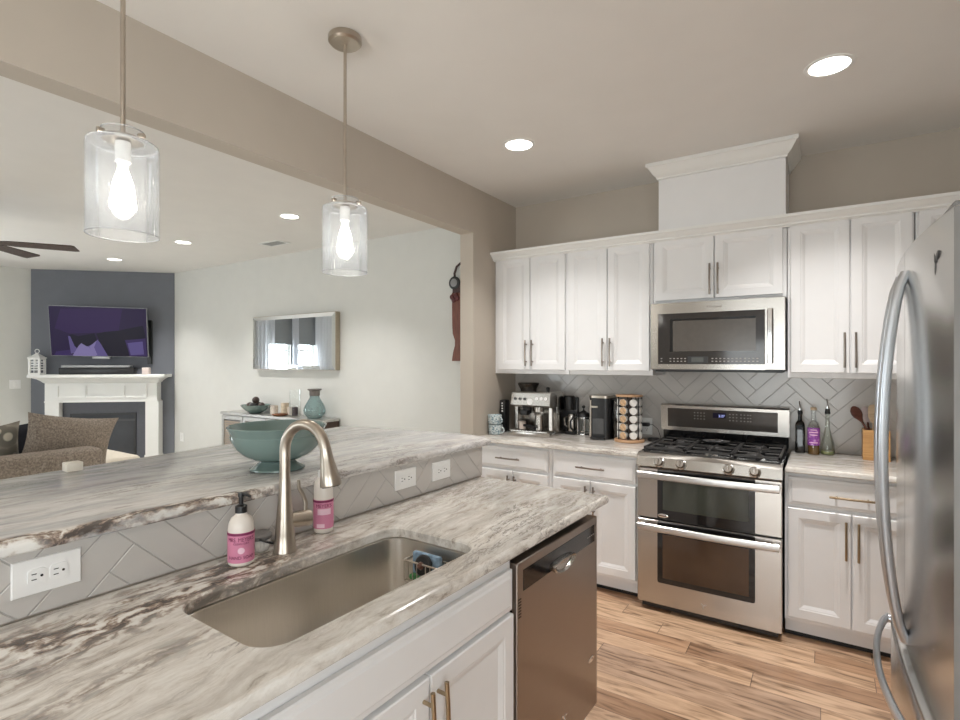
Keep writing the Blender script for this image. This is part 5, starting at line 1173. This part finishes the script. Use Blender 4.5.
def cushion(name, label, cx, cy, cz, w, h, d, m, tilt=0, roll=0, parent=None):
    bm = BM(); n = 14; M = Matrix.Translation((cx, cy, cz)) @ Matrix.Rotation(roll, 4, 'X') @ Matrix.Rotation(tilt, 4, 'Y')
    G = {}
    for s in (1, -1):
        for i in range(n+1):
            for j in range(n+1):
                a, b = 2*i/n-1, 2*j/n-1
                pinch = 1-.10*(1-b*b)*(abs(a)**2) ; pin2 = 1-.10*(1-a*a)*(abs(b)**2)
                e = ((1-a*a)*(1-b*b))**.45
                if s == -1 and (i in (0, n) or j in (0, n)): G[(s, i, j)] = G[(1, i, j)]; continue
                G[(s, i, j)] = bm.verts.new(M @ Vector((s*d/2*e, a*w/2*pinch, b*h/2*pin2)))
        for i in range(n):
            for j in range(n):
                q = [G[(s, i, j)], G[(s, i+1, j)], G[(s, i+1, j+1)], G[(s, i, j+1)]]
                bm.faces.new(q if s == 1 else q[::-1])
    return bm
bm = cushion('', '', -4.885, 1.70, .835, .60, .44, .18, TWEED, R(9), R(-9))
single('throw_pillow', bm, TWEED, 'large brown tweed pillow leaning on the sofa back, in front of the fireplace', 'pillow', (-4.885, 1.7, .6), smooth=60)
LINKP = figured('cream and grey patterned cloth', [(0, (.60, .56, .46)), (.30, (.62, .58, .48)), (.36, (.17, .16, .135)), (.62, (.20, .185, .155)), (1, (.55, .51, .43))], 8.0, .9)
bm = cushion('', '', -4.985, 1.215, .80, .46, .42, .16, LINKP, R(9), R(6))
single('throw_pillow', bm, LINKP, 'cream and taupe patterned pillow on the sofa, at the left picture edge', 'pillow', (-4.885, 1.19, .6), smooth=60)
bm = cushion('', '', -5.16, 1.42, .79, .40, .42, .14, LINKP, R(9), R(3))
single('throw_pillow', bm, mat('navy pillow', (.02, .022, .032), .9, var=.1), 'dark navy pillow squeezed between the patterned and tweed pillows', 'pillow', (-5.16, 1.42, .6), smooth=60)
bm = BM(); box(bm, -6.95, -6.15, 2.1, 2.8, .1, .46, .05, 3)
t = thing('ottoman', 'square beige ottoman in front of the fireplace', 'ottoman', (-6.55, 2.4, 0)); part('cushion', bm, mat('beige cloth', (.52, .47, .39), .9, var=.08, scale=90), t)
for x in (-6.82, -6.28):
    for y in (2.13, 2.67): bm = BM(); cyl(bm, (x, y, 0), (x, y, .101), .02, .025, 12); part('foot', bm, DARKWOOD, t)
# ceiling fan
hx_, hy_ = -5.62, 1.36
t = thing('ceiling_fan', 'dark brown bladed ceiling fan over the living room', 'ceiling fan', (hx_, hy_, 2.40))
bm = BM(); cyl(bm, (hx_, hy_, 2.48), (hx_, hy_, ZC-.001), .014, n=14); lathe(bm, [(.07, 0), (.07, -.02), (.03, -.05)], (hx_, hy_, ZC-.001), 26); part('downrod', bm, NICK, t)
bm = BM(); lathe(bm, [(.05, 2.48), (.10, 2.465), (.105, 2.41), (.08, 2.38), (.03, 2.375)], (hx_, hy_, 0), 30); part('motor', bm, NICK, t)
fdir = math.atan2(1.9-hy_, -5.3-hx_)
for k in range(5):
    a = fdir+2*pi*k/5*1.0; bm = BM()
    poly = [(.12, -.035), (.20, -.055), (.60, -.068), (.62, -.055), (.635, .06), (.60, .068), (.20, .055), (.12, .035)]
    prism(bm, poly, -.004, .004); bm.transform(Matrix.Translation((hx_, hy_, 2.415)) @ Matrix.Rotation(a, 4, 'Z') @ Matrix.Rotation(R(-9), 4, 'X')); part('blade', bm, DARKWOOD, t, False)

bpy.context.view_layer.update()
